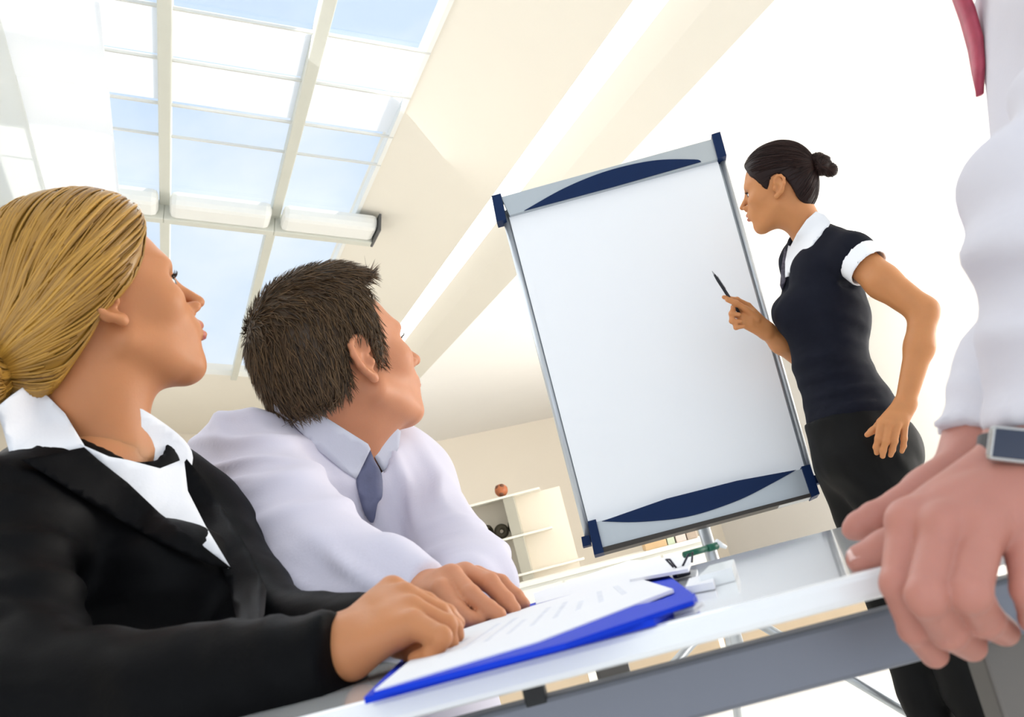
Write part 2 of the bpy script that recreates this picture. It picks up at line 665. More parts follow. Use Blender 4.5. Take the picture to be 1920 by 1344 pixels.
AW = 12.6      # the far wall
A0 = -3.0
tag(box('floor', I4, (-9, -4, -0.08), (14, 17, 0.0), 'floor_white'), 'bright white polished floor under the table', None, None, 'structure')
bm = bmesh.new()
sec = [(-6, 0), (7.5, 0), (7.5, 2.5), (2.43, 2.5), (2.22, 2.72), (2.09, 2.75), (1.5, 3.0), (-6, 4.93)]
w0 = [bm.verts.new(ab(AW, b, z)) for b, z in sec]; w1_ = [bm.verts.new(ab(AW + 0.12, b, z)) for b, z in sec]
bm.faces.new(w0); bm.faces.new(list(reversed(w1_)))
for i in range(len(sec)):
    bm.faces.new([w0[i], w0[i - 1], w1_[i - 1], w1_[i]])
o = bm_obj('wall_back', bm, 'wall_cream')
tag(o, 'cream far wall behind the shelves', None, None, 'structure')
SL = math.tan(math.radians(14.5))
B1, Z1 = 1.50, 3.00                                   # right edge of the glazing
B3, Z3 = 2.09, 2.75
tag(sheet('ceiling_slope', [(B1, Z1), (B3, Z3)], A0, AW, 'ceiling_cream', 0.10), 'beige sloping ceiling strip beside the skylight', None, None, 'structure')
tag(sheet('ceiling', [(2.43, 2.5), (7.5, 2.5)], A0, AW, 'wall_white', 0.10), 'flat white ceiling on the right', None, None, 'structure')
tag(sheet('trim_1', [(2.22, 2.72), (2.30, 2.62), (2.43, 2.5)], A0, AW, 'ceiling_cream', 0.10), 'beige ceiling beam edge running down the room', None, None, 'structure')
tag(sheet('trim_2', [(B3, Z3), (2.22, 2.72)], A0, AW - 0.01, 'strip_glow', 0.05), 'long white strip with added glow beside the ceiling beam', None, None, 'structure')  # no lamp here: the glow imitates a brightly lit beam face
o = box('wall_right', frame(ab(0, 7.4, 0), A, -B, Vector((0, 0, 1))), (A0, -0.12, 0), (AW, 0, 2.5), 'wall_white')
tag(o, 'white right wall of the room', None, None, 'structure')

o = box('wall_left', frame(ab(0, -5.9, 0), A, -B, Vector((0, 0, 1))), (A0 + 3.5, 0, 0), (AW, 0.12, 4.8), 'wall_cream')
tag(o, 'cream left wall of the room', None, None, 'structure')

# the glazed roof: plane through the right edge, rising to the left
RN = (B * SL + Vector((0, 0, 1))).normalized()
R0 = ab(0, B1, Z1)
def on_roof(px, py):
    d = ray(px, py)
    t = (R0 - CAM).dot(RN) / d.dot(RN)
    p = CAM + d * t
    return p.dot(A), p.dot(B)
def roof(a, b, up=0.0):
    return ab(a, b, Z1 + (B1 - b) * SL) + RN * up
aE = on_roof(420, 700)[0]                             # far end of the glazing
bM1 = on_roof(520, 380)[1]                            # right mullion
bM2 = on_roof(310, 250)[1]                            # left mullion
step_b = bM1 - bM2
aBar = on_roof(600, 392)[0]
cab = [on_roof(*p)[0] for p in ((604, 62), (584, 152), (565, 230), (560, 286))]
bL = bM2 - 2.0 * step_b
aS = -1.0
w1 = empty('window_1', roof(aE, B1), 'sloping glazed roof light with pale green bars and white blinds', None)
w1['kind'] = 'structure'
RM = lambda a, b: frame(roof(a, b), A, (B - Vector((0, 0, SL))).normalized(), RN)
sd = (B - Vector((0, 0, SL))).normalized()
L_ = 1 / math.cos(math.atan(SL))
mull = [bM1, bM2, bM2 - step_b]
for b in mull:
    box('mullion', frame(roof(0, b), A, sd, RN), (aS, -0.029, -0.05), (aE + 0.05, 0.029, 0.05), 'bar_paint', w1, 0.006)
box('glazing_edge', frame(roof(0, B1), A, sd, RN), (aS, -0.022, -0.01), (aE + 0.05, 0.0, 0.06), 'bar_white', w1)
# the wide cross bar carries a white box with a dark end
brk = [B1, bM1, bM2, bM2 - step_b, bL]
def bar_between(name, a, b0, b1_, la, lo, hi, m, bev=0.0):
    p0 = roof(a, b0)
    ln = (roof(a, b1_) - p0).length
    return box(name, frame(p0, A, sd, RN), (la[0], 0.0, lo), (la[1], ln, hi), m, w1, bev)
for i in range(len(brk) - 1):
    bar_between('blind_box', aBar, brk[i + 1] + (0.03 if i else 0.03), brk[i] - (0.03 if i else -0.10), (-0.10, 0.11), -0.13, -0.03, 'bar_white', 0.035)
    bar_between('crossbar', aBar, brk[i + 1], brk[i] + (0.0 if i else 0.10), (0.09, 0.16), -0.14, -0.02, 'bar_paint', 0.008)
mat('cap_dark', (0.10, 0.10, 0.10), 0.5, vary=(20, 0.1))
bar_between('end_cap', aBar, B1 + 0.10, B1 + 0.115, (-0.11, 0.16), -0.14, -0.03, 'cap_dark', 0.004)
bar_between('end_cap', aBar, bM2 - 0.065, bM2 - 0.045, (-0.08, 0.0), -0.12, -0.05, 'cap_dark', 0.004)
for a in cab:
    bar_between('tension_cable', a, bL, B1, (-0.006, 0.006), -0.012, 0.0, 'cable_grey')
def pane(name, a0, a1, b0, b1_, up, m, th=0.008):
    p0 = roof(a0, b0, up)
    return box(name, frame(p0, A, sd, RN), (0, 0, 0), (a1 - a0, (roof(a0, b1_) - roof(a0, b0)).length, th), m, w1)
alist = sorted([aS, cab[0], cab[2], aBar, aE])
for i in range(len(brk) - 1):
    for a0, a1 in zip(alist, alist[1:]):
        pane('pane', a0 + 0.01, a1 - 0.01, brk[i + 1] + 0.02, brk[i] - 0.02, 0.03, 'sky_glass')
    lo_, hi_ = min(cab[0], cab[2]), max(cab[0], cab[2])
    md = cab[1]
    pane('blind', lo_ + 0.01, md - 0.008, brk[i + 1] + 0.03, brk[i] - 0.03, 0.01, 'blind_white', 0.004)
    pane('blind', md + 0.008, hi_ - 0.01, brk[i + 1] + 0.03, brk[i] - 0.03, 0.01, 'blind_white', 0.004)
# white cloth blinds drawn over the left bays
R0_ = R0
R0 = R0_ - RN * 0.22
bX, bY, aT = on_roof(236, 250)[1], on_roof(60, 160)[1], on_roof(150, 160)[0]
R0 = R0_
pane('blind', aS, aT - 0.01, bY, bX, -0.22, 'blind_white', 0.004)
pane('blind', aT + 0.01, aE - 0.4, bY, bX, -0.21, 'blind_white', 0.004)
pane('blind', aS, aE - 0.4, bL, bY + 0.004, -0.23, 'blind_grey', 0.004)
# ceiling beyond and left of the glazing
def roof_slab(name, a0, a1, b0, b1_, m, label):
    p0 = roof(a0, b0)
    o = box(name, frame(p0, A, sd, RN), (0, 0, -0.01), (a1 - a0, (roof(a0, b1_) - roof(a0, b0)).length, 0.1), m)
    return tag(o, label, None, None, 'structure')
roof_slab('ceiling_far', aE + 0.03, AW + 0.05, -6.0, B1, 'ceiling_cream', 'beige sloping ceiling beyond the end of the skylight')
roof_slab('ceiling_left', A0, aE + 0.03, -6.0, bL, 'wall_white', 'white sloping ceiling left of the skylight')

# ------------------------------------------------------------------ far furniture
mat('shelf_white', (0.86, 0.83, 0.74), 0.6, vary=(4, 0.03))
mat('shelf_side', (0.42, 0.40, 0.33), 0.6, vary=(4, 0.03))
mat('wicker_dark', (0.03, 0.024, 0.012), 0.7, vary=(60, 0.5), bump=(200, 0.5))
mat('ball_orange', (0.42, 0.13, 0.05), 0.5, vary=(18, 0.6))
mat('ball_brown', (0.16, 0.06, 0.03), 0.5, vary=(30, 0.4))
SY = 9.3
def flat(px0, py0, px1, py1):
    return P(px0, py0, SY), P(px1, py1, SY)
sh0 = P(968, 1010, SY)
sh = empty('wall_shelf', (sh0.x, sh0.y, 0), 'white open wall shelf with a grey upright on the far wall', 'shelf')
X1, Yv = Vector((1, 0, 0)), Vector((0, 1, 0))
def zof(px, py): return P(px, py, SY).z
def xof(px, py): return P(px, py, SY).x
zt, zm, zb = zof(930, 935), zof(960, 1006), zof(980, 1074)
xu = xof(968, 1010)
for z, xa, xb in ((zt, xu - 0.75, xu + 0.32), (zm, xu - 0.75, xu + 0.34), (zb, xu - 0.75, xu + 0.55)):
    box('shelf_board', I4, (xa, SY - 0.12, z - 0.02), (xb, SY + 0.22, z), 'shelf_white', sh, 0.004)
box('upright', I4, (xu - 0.03, SY - 0.10, 0.0), (xu + 0.07, SY + 0.2, zt - 0.02), 'shelf_side', sh, 0.004)
box('upright', I4, (xu - 0.72, SY - 0.10, 0.0), (xu - 0.66, SY + 0.2, zt - 0.02), 'shelf_side', sh, 0.004)
box('back_panel', I4, (xu - 0.72, SY + 0.2, 0.0), (xu + 0.5, SY + 0.23, zt - 0.02), 'wall_cream', sh)
def ringy(px, py, R, rr, tilt, label):
    c = P(px, py, SY - 0.02); c.z = zm + R + rr + 0.001
    bm = bmesh.new()
    ax = Vector((math.sin(tilt), -math.cos(tilt), 0)); s = Vector((math.cos(tilt), math.sin(tilt), 0))
    pts = []
    n, q = 24, 8
    rings = []
    for i in range(n):
        t = 2 * math.pi * i / n
        d = s * math.cos(t) + UPv * math.sin(t)
        rings.append([bm.verts.new(c + d * (R + rr * math.cos(2 * math.pi * k / q)) + ax * 1.6 * rr * math.sin(2 * math.pi * k / q)) for k in range(q)])
    for i in range(n):
        a, b = rings[i], rings[(i + 1) % n]
        for k in range(q):
            bm.faces.new([a[k], a[(k + 1) % q], b[(k + 1) % q], b[k]])
    tag(bm_obj('decor_ring', bm, 'wicker_dark', None, True), label, 'ornament', 'dark rings on the middle shelf')
ringy(914, 1000, 0.056, 0.024, 1.1, 'leftmost dark woven ring on the middle wall shelf')
ringy(941, 998, 0.042, 0.026, 0.1, 'dark woven ring facing forward in the middle of the wall shelf')
ringy(965, 990, 0.060, 0.022, -1.1, 'dark woven ring leaning by the shelf upright')
bc = P(940, 920, SY - 0.02)
bl = empty('decor_ball', (bc.x, bc.y, zt), 'orange and brown patterned ball on top of the wall shelf', 'ornament')
uvball('ball_body', (bc.x, bc.y, zt + 0.06), 0.06, 'ball_orange', bl)
for t, e in ((3.9, 0.75), (5.2, 0.8), (4.6, -0.75), (2.6, .5), (0.6, .3)):
    d = Vector((math.cos(t) * math.cos(e), math.sin(t) * math.cos(e), math.sin(e)))
    uvball('dark_patch', Vector((bc.x, bc.y, zt + 0.06)) + d * 0.044, 0.025, 'ball_brown', bl, n=12)

# low white cabinet and files beside the far wall
mat('cabinet_white', (0.88, 0.87, 0.80), 0.5, vary=(3, 0.02))
CY = 7.0
zc = P(1100, 1062, CY).z
cb = empty('low_cabinet', (P(1100, 1062, CY).x, CY, 0), 'long low white cabinet standing before the far wall', 'cabinet')
xa, xb = P(960, 1095, CY).x, P(1330, 1010, CY).x
box('cabinet_body', I4, (xa, CY, 0.0), (xb, CY + 0.4, zc - 0.03), 'cabinet_white', cb, 0.004)
box('cabinet_top', I4, (xa - 0.02, CY - 0.02, zc - 0.03), (xb + 0.02, CY + 0.42, zc), 'cabinet_white', cb, 0.004)
nd = 4
for i in range(nd):
    w = (xb - xa) / nd
    box('door', I4, (xa + i * w + 0.008, CY - 0.018, 0.09), (xa + (i + 1) * w - 0.008, CY, zc - 0.05), 'cabinet_white', cb, 0.003)
mat('file_tan', (0.72, 0.50, 0.28), 0.7, vary=(10, 0.08)); mat('file_green', (0.62, 0.70, 0.52), 0.7, vary=(10, 0.06))
mat('file_pink', (0.80, 0.66, 0.60), 0.7, vary=(10, 0.06)); mat('file_brown', (0.52, 0.42, 0.34), 0.7, vary=(10, 0.1))
for px, w, hgt, m, lab in ((1232, 0.15, 0.17, 'file_tan', 'tan box file on the low cabinet below the flip chart'),
                           (1262, 0.05, 0.20, 'file_green', 'pale green box file between the tan and the pink one'),
                           (1282, 0.07, 0.22, 'file_pink', 'pale pink box file on the low cabinet'),
                           (1304, 0.07, 0.21, 'file_brown', 'brown box file nearest the flip chart pole')):
    x = P(px, 1035, CY + .12).x
    b_ = empty('box_file', (x, CY + 0.12, zc), lab, 'file', 'box files on the low cabinet')
    box('cover', I4, (x - w / 2, CY + 0.05, zc), (x + w / 2, CY + 0.3, zc + hgt), m, b_, 0.004)
    box('spine_label', I4, (x - w * .3, CY + 0.047, zc + hgt * .45), (x + w * .3, CY + 0.05, zc + hgt * .8), 'bar_white', b_)
# low wooden benches seen under the table
mat('bench_wood', (0.72, 0.56, 0.38), 0.6, vary=(7, 0.12))
for px, py, w, lab in ((975, 1310, .62, 'low tan wooden bench seen under the left of the table'),
                       (1235, 1238, 0.55, 'low tan wooden bench seen under the middle of the table'),
                       (1530, 1168, 0.72, 'low tan wooden bench seen under the table near the gripping hands')):
    c = P(px, py, 4.6)
    b_ = empty('low_bench', (c.x, 4.6, 0), lab, 'bench', 'low benches behind the table')
    zt_ = max(0.2, c.z + 0.06)
    for k in range(3):
        box('seat_slat', I4, (c.x - w / 2, 4.6 + k * 0.125, zt_ - 0.16), (c.x + w / 2, 4.6 + k * 0.125 + 0.115, zt_), 'bench_wood', b_, 0.006)
    for sx in (-1, 1):
        box('leg', I4, (c.x + sx * (w / 2 - 0.1) - 0.03, 4.63, 0), (c.x + sx * (w / 2 - 0.1) + 0.03, 4.92, zt_ - 0.16), 'bench_wood', b_, 0.004)
# ------------------------------------------------------------------ table
TZ = 0.74
mat('table_white', (0.86, 0.87, 0.87), 0.12, coat=0.6, vary=(3, 0.01))
mat('rail_grey', (0.19, 0.20, 0.235), 0.42, 0.55, vary=(8, 0.05))
mat('leg_grey', (0.16, 0.145, 0.13), 0.5, 0.3, vary=(8, 0.05))
mat('spacer_black', (0.012, 0.012, 0.013), 0.5, vary=(8, 0.05))
TY0 = PZ(1500, 1103, TZ).y
TY1 = PZ(1560, 992, TZ).y
TX0, TX1 = -0.30, 0.36
tb = empty('meeting_table', (0.0, (TY0 + TY1) / 2, 0), 'white topped meeting table with a grey steel rail', 'table')
TH = TZ - P(1500, 1161, TY0).z
box('tabletop', I4, (TX0, TY0, TZ - TH), (TX1, TY1, TZ), 'table_white', tb, 0.004)
RY = TY0 + 0.07
z_r1 = P(1500, 1185, RY).z
z_r0 = P(1500, 1299, RY).z
lx = P(1895, 1290, RY + .03).x
box('rail', I4, (TX0 + 0.04, RY, z_r0), (lx + 0.022, RY + 0.025, z_r1), 'rail_grey', tb, 0.003)
box('rail', I4, (TX0 + 0.04, TY1 - 0.09, z_r0), (TX1 - 0.04, TY1 - 0.065, z_r1), 'rail_grey', tb, 0.003)
lx = P(1895, 1290, RY + .03).x
for (x, y) in ((lx + 0.005, RY + .03), (TX0 + 0.07, RY + .03), (0.02, TY1 - 0.09)):
    box('leg', I4, (x - 0.017, y - 0.005, 0.0), (x + 0.017, y + 0.03, z_r1 - (0.002 if y < 0.8 else 0.03)), 'leg_grey', tb, 0.003)
for px, py, w, m in ((1001, 1298, 0.007, 'spacer_black'),):
    c = P(px, py, RY)
    for y in (RY, TY1 - 0.09):
        box('spacer', I4, (c.x - w, y, z_r1 - 0.004), (c.x + w, y + 0.025, TZ - TH + .001), m, tb, 0.001)
        box('spacer', I4, (-c.x + 0.3 - w, y, z_r1 - 0.004), (-c.x + 0.3 + w, y + 0.025, TZ - TH + .001), m, tb, 0.001)

# ------------------------------------------------------------------ things on the table
mat('folder_blue', (0.004, 0.040, 0.58), 0.6, spec=0.15, vary=(12, 0.08))
mat('folder_sky', (0.06, 0.28, 0.80), 0.3, vary=(12, 0.08))
mat('paper_white', (0.86, 0.87, 0.90), 0.7, vary=(30, 0.015))
mat('ink_grey', (0.76, 0.78, 0.84), 0.8, vary=(40, 0.1))
mat('pen_green', (0.003, 0.11, 0.06), 0.4, vary=(30, 0.1))
mat('black_plastic', (0.015, 0.015, 0.03), 0.35, vary=(30, 0.1))
mat('clear_white', (0.85, 0.88, 0.88), 0.2, vary=(30, 0.03))

def slab(name, px_pts, z, th, m, parent=None, label=None, cat=None, group=None, lift=None):
    """flat sheet on the table: corners where the photograph shows them, on the plane z"""
    V = [PZ(x, y, z + (lift[i] if lift else 0)) for i, (x, y) in enumerate(px_pts)]
    n = len(V)
    V2 = [v - Vector((0, 0, th)) for v in V]
    bm = bmesh.new()
    t = [bm.verts.new(v) for v in V]; b = [bm.verts.new(v) for v in V2]
    bm.faces.new(t); bm.faces.new(list(reversed(b)))
    for i in range(n):
        bm.faces.new([t[i], b[i], b[(i + 1) % n], t[(i + 1) % n]])
    o = bm_obj(name, bm, m, parent)
    return tag(o, label, cat, group)

# blue folder with printed sheets
fz = TZ + 0.006
fb = PZ(1000, 1150, fz)
fo = empty('clip_folder', (fb.x, fb.y, TZ), 'open blue clip folder holding printed sheets on the table', 'folder')
slab('folder_cover', [(682, 1307), (1225, 1160), (1306, 1118), (1245, 1072), (1185, 1075), (800, 1190)], TZ + 0.004, 0.0038, 'folder_blue', fo)
slab('folder_edge', [(700, 1298), (1060, 1205), (1300, 1125), (1303, 1112), (1010, 1170), (760, 1262)], TZ + 0.0065, 0.0028, 'folder_blue', fo)
slab('folder_tab', [(1010, 1200), (1210, 1156), (1212, 1132), (1010, 1176)], TZ + 0.002, 0.0018, 'folder_sky', fo)
sheets = [(702, 1293), (1010, 1201), (1262, 1104), (1185, 1080), (1000, 1135), (820, 1195)]
slab('paper_sheet', sheets, TZ + 0.0075, 0.0025, 'paper_white', fo)
def lerp2(a, b, t): return (a[0] + (b[0] - a[0]) * t, a[1] + (b[1] - a[1]) * t)
for k in range(9):
    t0 = 0.22 + 0.085 * k
    a_ = lerp2((700, 1276), (1225, 1096), t0); b_ = lerp2((845, 1192), (1185, 1085), t0)
    a2 = lerp2(a_, b_, 0.08); b2 = lerp2(a_, b_, 0.86 if k % 3 else 0.6)
    e = 5
    slab('text_line', [(a2[0] - e, a2[1] + 1.6), (a2[0] + e, a2[1] - 1.6), (b2[0] + e, b2[1] - 1.2), (b2[0] - e, b2[1] + 1.2)], TZ + 0.0078, 0.0003, 'ink_grey', fo)
# loose sheets behind it
slab('paper_sheet', [(1005, 1132), (1200, 1078), (1270, 1050), (1180, 1050), (1000, 1112)], TZ + 0.006, 0.005, 'paper_white', None, 'white paper stack behind the blue folder', 'paper')
slab('paper_sheet', [(1180, 1086), (1290, 1066), (1300, 1040), (1215, 1048)], TZ + 0.010, 0.003, 'paper_white', None, 'white paper sheet lying at the folder corner', 'paper')
slab('note_block', [(1285, 1100), (1337, 1090), (1340, 1074), (1292, 1084)], TZ + 0.006, 0.0055, 'paper_white', None, 'small white note block by the folder corner', 'notepad')
slab('paper_sheet', [(1215, 1160), (1300, 1138), (1318, 1126), (1230, 1146)], TZ + 0.002, 0.0018, 'paper_white', None, 'white sheet peeking out under the blue folder corner', 'paper')
# green marker
g0, g1 = P(1290, 1066, 1.0), P(1352, 1050, 1.02)
g0.z = g1.z = TZ + 0.019
mk = empty('marker_pen', (g0.x, g0.y, TZ), 'green marker pen lying by the papers', 'marker')
dg = (g1 - g0)
tube('barrel', [g0, g0 + dg * 0.7], 0.0032, 'pen_green', mk)
tube('cap', [g0 + dg * 0.7, g0 + dg * 1.0], 0.0037, 'pen_green', mk)
tube('clip', [g0 + dg * 1.0 + Vector((0, 0, .003)), g0 + dg * 1.25 - Vector((0, 0, .004))], [0.004, 0.0015], 'clear_white', mk)
slab('pen_case', [(1310, 1080), (1372, 1064), (1376, 1048), (1330, 1060)], TZ + 0.010, 0.0098, 'clear_white', None, 'pale clear plastic case under the green marker', 'case')
# black binder clip
cpt = P(1276, 1070, 0.98); cpt.z = TZ + 0.012
bc_ = empty('binder_clip', (cpt.x, cpt.y, TZ), 'small black binder clip with wire loops by the folder', 'clip')
box('clip_body', frame(cpt, Vector((.93, .36, 0)), Vector((-.36, .93, 0)), UPv), (-0.008, -0.005, -0.0115), (0.008, 0.005, -0.002), 'black_plastic', bc_, 0.002)
for s in (-1, 1):
    q0 = cpt + Vector((0.003 * s, 0, -0.002))
    tube('wire_loop', [q0, q0 + Vector((0.006 * s + .002, 0.0, 0.009)), q0 + Vector((0.010 * s + .003, 0.003, 0.010)), q0 + Vector((0.006 * s + .004, 0.005, 0.001))], 0.0011, 'black_plastic', bc_, 6)

# ------------------------------------------------------------------ flip chart
mat('chart_alu', (0.50, 0.53, 0.56), 0.35, 0.6, vary=(5, 0.03))
mat('chart_alu_light', (0.44, 0.48, 0.51), 0.4, 0.4, vary=(5, 0.03))
mat('chart_navy', (0.004, 0.018, 0.070), 0.5, spec=0.15, vary=(10, 0.08))
mat('chart_paper', (0.83, 0.85, 0.88), 0.65, vary=(3, 0.01))
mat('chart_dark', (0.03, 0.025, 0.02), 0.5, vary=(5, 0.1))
YB = 3.06
bl_, br_ = P(1112, 1035, YB), P(1530, 928, YB)
tl0 = P(937, 392, YB); tr0 = P(1350, 278, YB)
LEAN = 0.20
def chart_pt(px, py, off=0.0):
    """point of the leaning board plane: the top stands back from the tray"""
    zb_ = (bl_.z + br_.z) / 2
    n = Vector((0, math.cos(LEAN * 0.9), -math.sin(LEAN * 0.9)))
    n = Vector((0.045, 1.0, -0.19)).normalized()
    o = (bl_ + br_) / 2 - n * off
    d = ray(px, py)
    return CAM + d * ((o - CAM).dot(n) / d.dot(n)), n
def CP(px, py, off=0.0): return chart_pt(px, py, off)[0]
CN = chart_pt(0, 0)[1]
def plate(name, pts, off, th, m, parent, smooth_n=0):
    """plate in the board plane, off = how far it stands proud, th = thickness"""
    if smooth_n: pts = smooth_poly(pts, smooth_n)
    V = [CP(p[0], p[1], 0.0) - CN * off for p in pts]
    n = len(V)
    bm = bmesh.new()
    f = [bm.verts.new(v) for v in V]; b = [bm.verts.new(v + CN * th) for v in V]
    bm.faces.new(f); bm.faces.new(list(reversed(b)))
    for i in range(n):
        bm.faces.new([f[i], b[i], b[(i + 1) % n], f[(i + 1) % n]])
    return bm_obj(name, bm, m, parent)
base = CP(1330, 985)
fc = empty('flip_chart', (base.x, base.y + 0.1, 0), 'tall flip chart easel with blank white pad and navy trimmed bars', 'flip chart')
plate('back_board', [(945, 395), (1352, 285), (1522, 905), (1108, 1015)], 0.0, 0.012, 'chart_alu_light', fc)
# uprights
def bar(name, a, b, r, off, m):
    p, q = CP(*a, 0) - CN * off, CP(*b, 0) - CN * off
    tube(name, [p, q], r, m, fc, 12)
bar('side_rail', (947, 405), (1106, 1018), 0.011, 0.006, 'chart_alu')
bar('side_rail', (1354, 300), (1527, 912), 0.009, 0.004, 'chart_alu')
plate('paper_pad', [(956, 412), (1345, 306), (1511, 893), (1108, 998)], 0.018, 0.014, 'chart_paper', fc)
# top clamp and lower tray, each with a navy inlay and end caps
plate('top_clamp', [(942, 378), (1336, 270), (1352, 306), (958, 412)], 0.032, 0.03, 'chart_alu_light', fc)
inl = smooth_poly([(985, 404), (1060, 362), (1140, 330), (1225, 311), (1300, 309), (1314, 313)], 8, closed=False) + [np.array((1150, 360.0)), ]
plate('navy_inlay', inl, 0.035, 0.003, 'chart_navy', fc)
plate('end_cap', [(925, 378), (942, 373), (952, 421), (934, 426)], 0.04, 0.045, 'chart_navy', fc)
plate('end_cap', [(1333, 264), (1349, 259), (1361, 303), (1345, 309)], 0.04, 0.045, 'chart_navy', fc)
plate('lower_tray', [(1112, 986), (1500, 886), (1518, 938), (1128, 1040)], 0.045, 0.04, 'chart_alu_light', fc)
inl2 = [np.array((1130.0, 983))] + [np.array(p, float) for p in ((1250, 941), (1380, 908), (1489, 888))] + list(reversed(smooth_poly([(1130, 983), (1200, 984), (1290, 974), (1380, 945), (1450, 910), (1489, 888)], 8, closed=False)))[1:-1]
plate('navy_inlay', inl2, 0.048, 0.003, 'chart_navy', fc)
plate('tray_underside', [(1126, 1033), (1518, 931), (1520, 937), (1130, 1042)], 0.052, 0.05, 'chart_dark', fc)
plate('end_cap', [(1104, 984), (1119, 980), (1134, 1041), (1116, 1046)], 0.055, 0.055, 'chart_navy', fc)
plate('end_cap', [(1498, 883), (1514, 879), (1532, 933), (1517, 940)], 0.055, 0.055, 'chart_navy', fc)
plate('clamp_knob', [(1091, 1010), (1106, 1006), (1110, 1024), (1094, 1028)], 0.03, 0.03, 'chart_navy', fc)
plate('clamp_knob', [(1522, 896), (1534, 894), (1538, 908), (1526, 911)], 0.03, 0.03, 'chart_navy', fc)
# pole and tripod
zt_ = CP(1320, 960).z
px_ = P(1325, 1010, YB + .05)
hub = Vector((P(1352, 1100, YB + .05).x, YB + 0.05, P(1352, 1100, YB + .05).z))
foot0 = P(1424, 1344, YB + .05)
tube('pole', [Vector((px_.x, px_.y, zt_)), hub, Vector((hub.x, hub.y, 0.30))], 0.019, 'chart_alu', fc, 12)
tube('hub', [hub + Vector((0, 0, -0.10)), hub + Vector((0, 0, 0.0))], 0.03, 'chart_navy', fc, 12)
s1 = P(1275, 1232, YB)
dirl = (s1 - (hub + Vector((0, 0, -.05)))).normalized()
t_ = -(hub.z - .05) / dirl.z
tube('leg', [hub + Vector((0, 0, -.05)), hub + Vector((0, 0, -.05)) + dirl * (t_ - 0.01)], 0.014, 'chart_alu', fc, 10)
tube('leg', [hub + Vector((0, 0, -.05)), Vector((hub.x + 0.5, hub.y - 0.15, 0.008))], 0.014, 'chart_alu', fc, 10)
tube('leg', [hub + Vector((0, 0, -.05)), Vector((hub.x, hub.y + 0.6, 0.008))], 0.014, 'chart_alu', fc, 10)
# ------------------------------------------------------------------ people: shared anatomy
def skin_mat(name, color):
    return mat(name, color, 0.5, spec=0.35, sss=0.25, vary=(38, 0.06), bump=(260, 0.06))
skin_mat('skin_tan', (0.55, 0.228, 0.095))
skin_mat('skin_warm', (0.58, 0.245, 0.125))
skin_mat('skin_olive', (0.53, 0.225, 0.085))
skin_mat('skin_pink', (0.50, 0.215, 0.165))
mat('lip_rose', (0.52, 0.16, 0.13), 0.4, vary=(60, 0.08))
mat('eye_white', (0.85, 0.83, 0.80), 0.15, vary=(60, 0.02))
mat('eye_iris', (0.05, 0.09, 0.12), 0.15, vary=(200, 0.3))
mat('lash_dark', (0.03, 0.02, 0.015), 0.5, vary=(60, 0.2))
mat('nail_pale', (0.80, 0.52, 0.46), 0.25, vary=(60, 0.04))

def rot_head(yaw, pitch, roll):
    """columns: face forward, left, up"""
    y, p = math.radians(yaw), math.radians(pitch)
    f = Vector((math.cos(y) * math.cos(p), math.sin(y) * math.cos(p), math.sin(p)))
    l = Vector((-math.sin(y), math.cos(y), 0))
    u = f.cross(l)
    q = math.radians(roll)
    l2 = l * math.cos(q) + u * math.sin(q)
    u2 = f.cross(l2)
    return np.array(Matrix((f, l2, u2)).transposed())

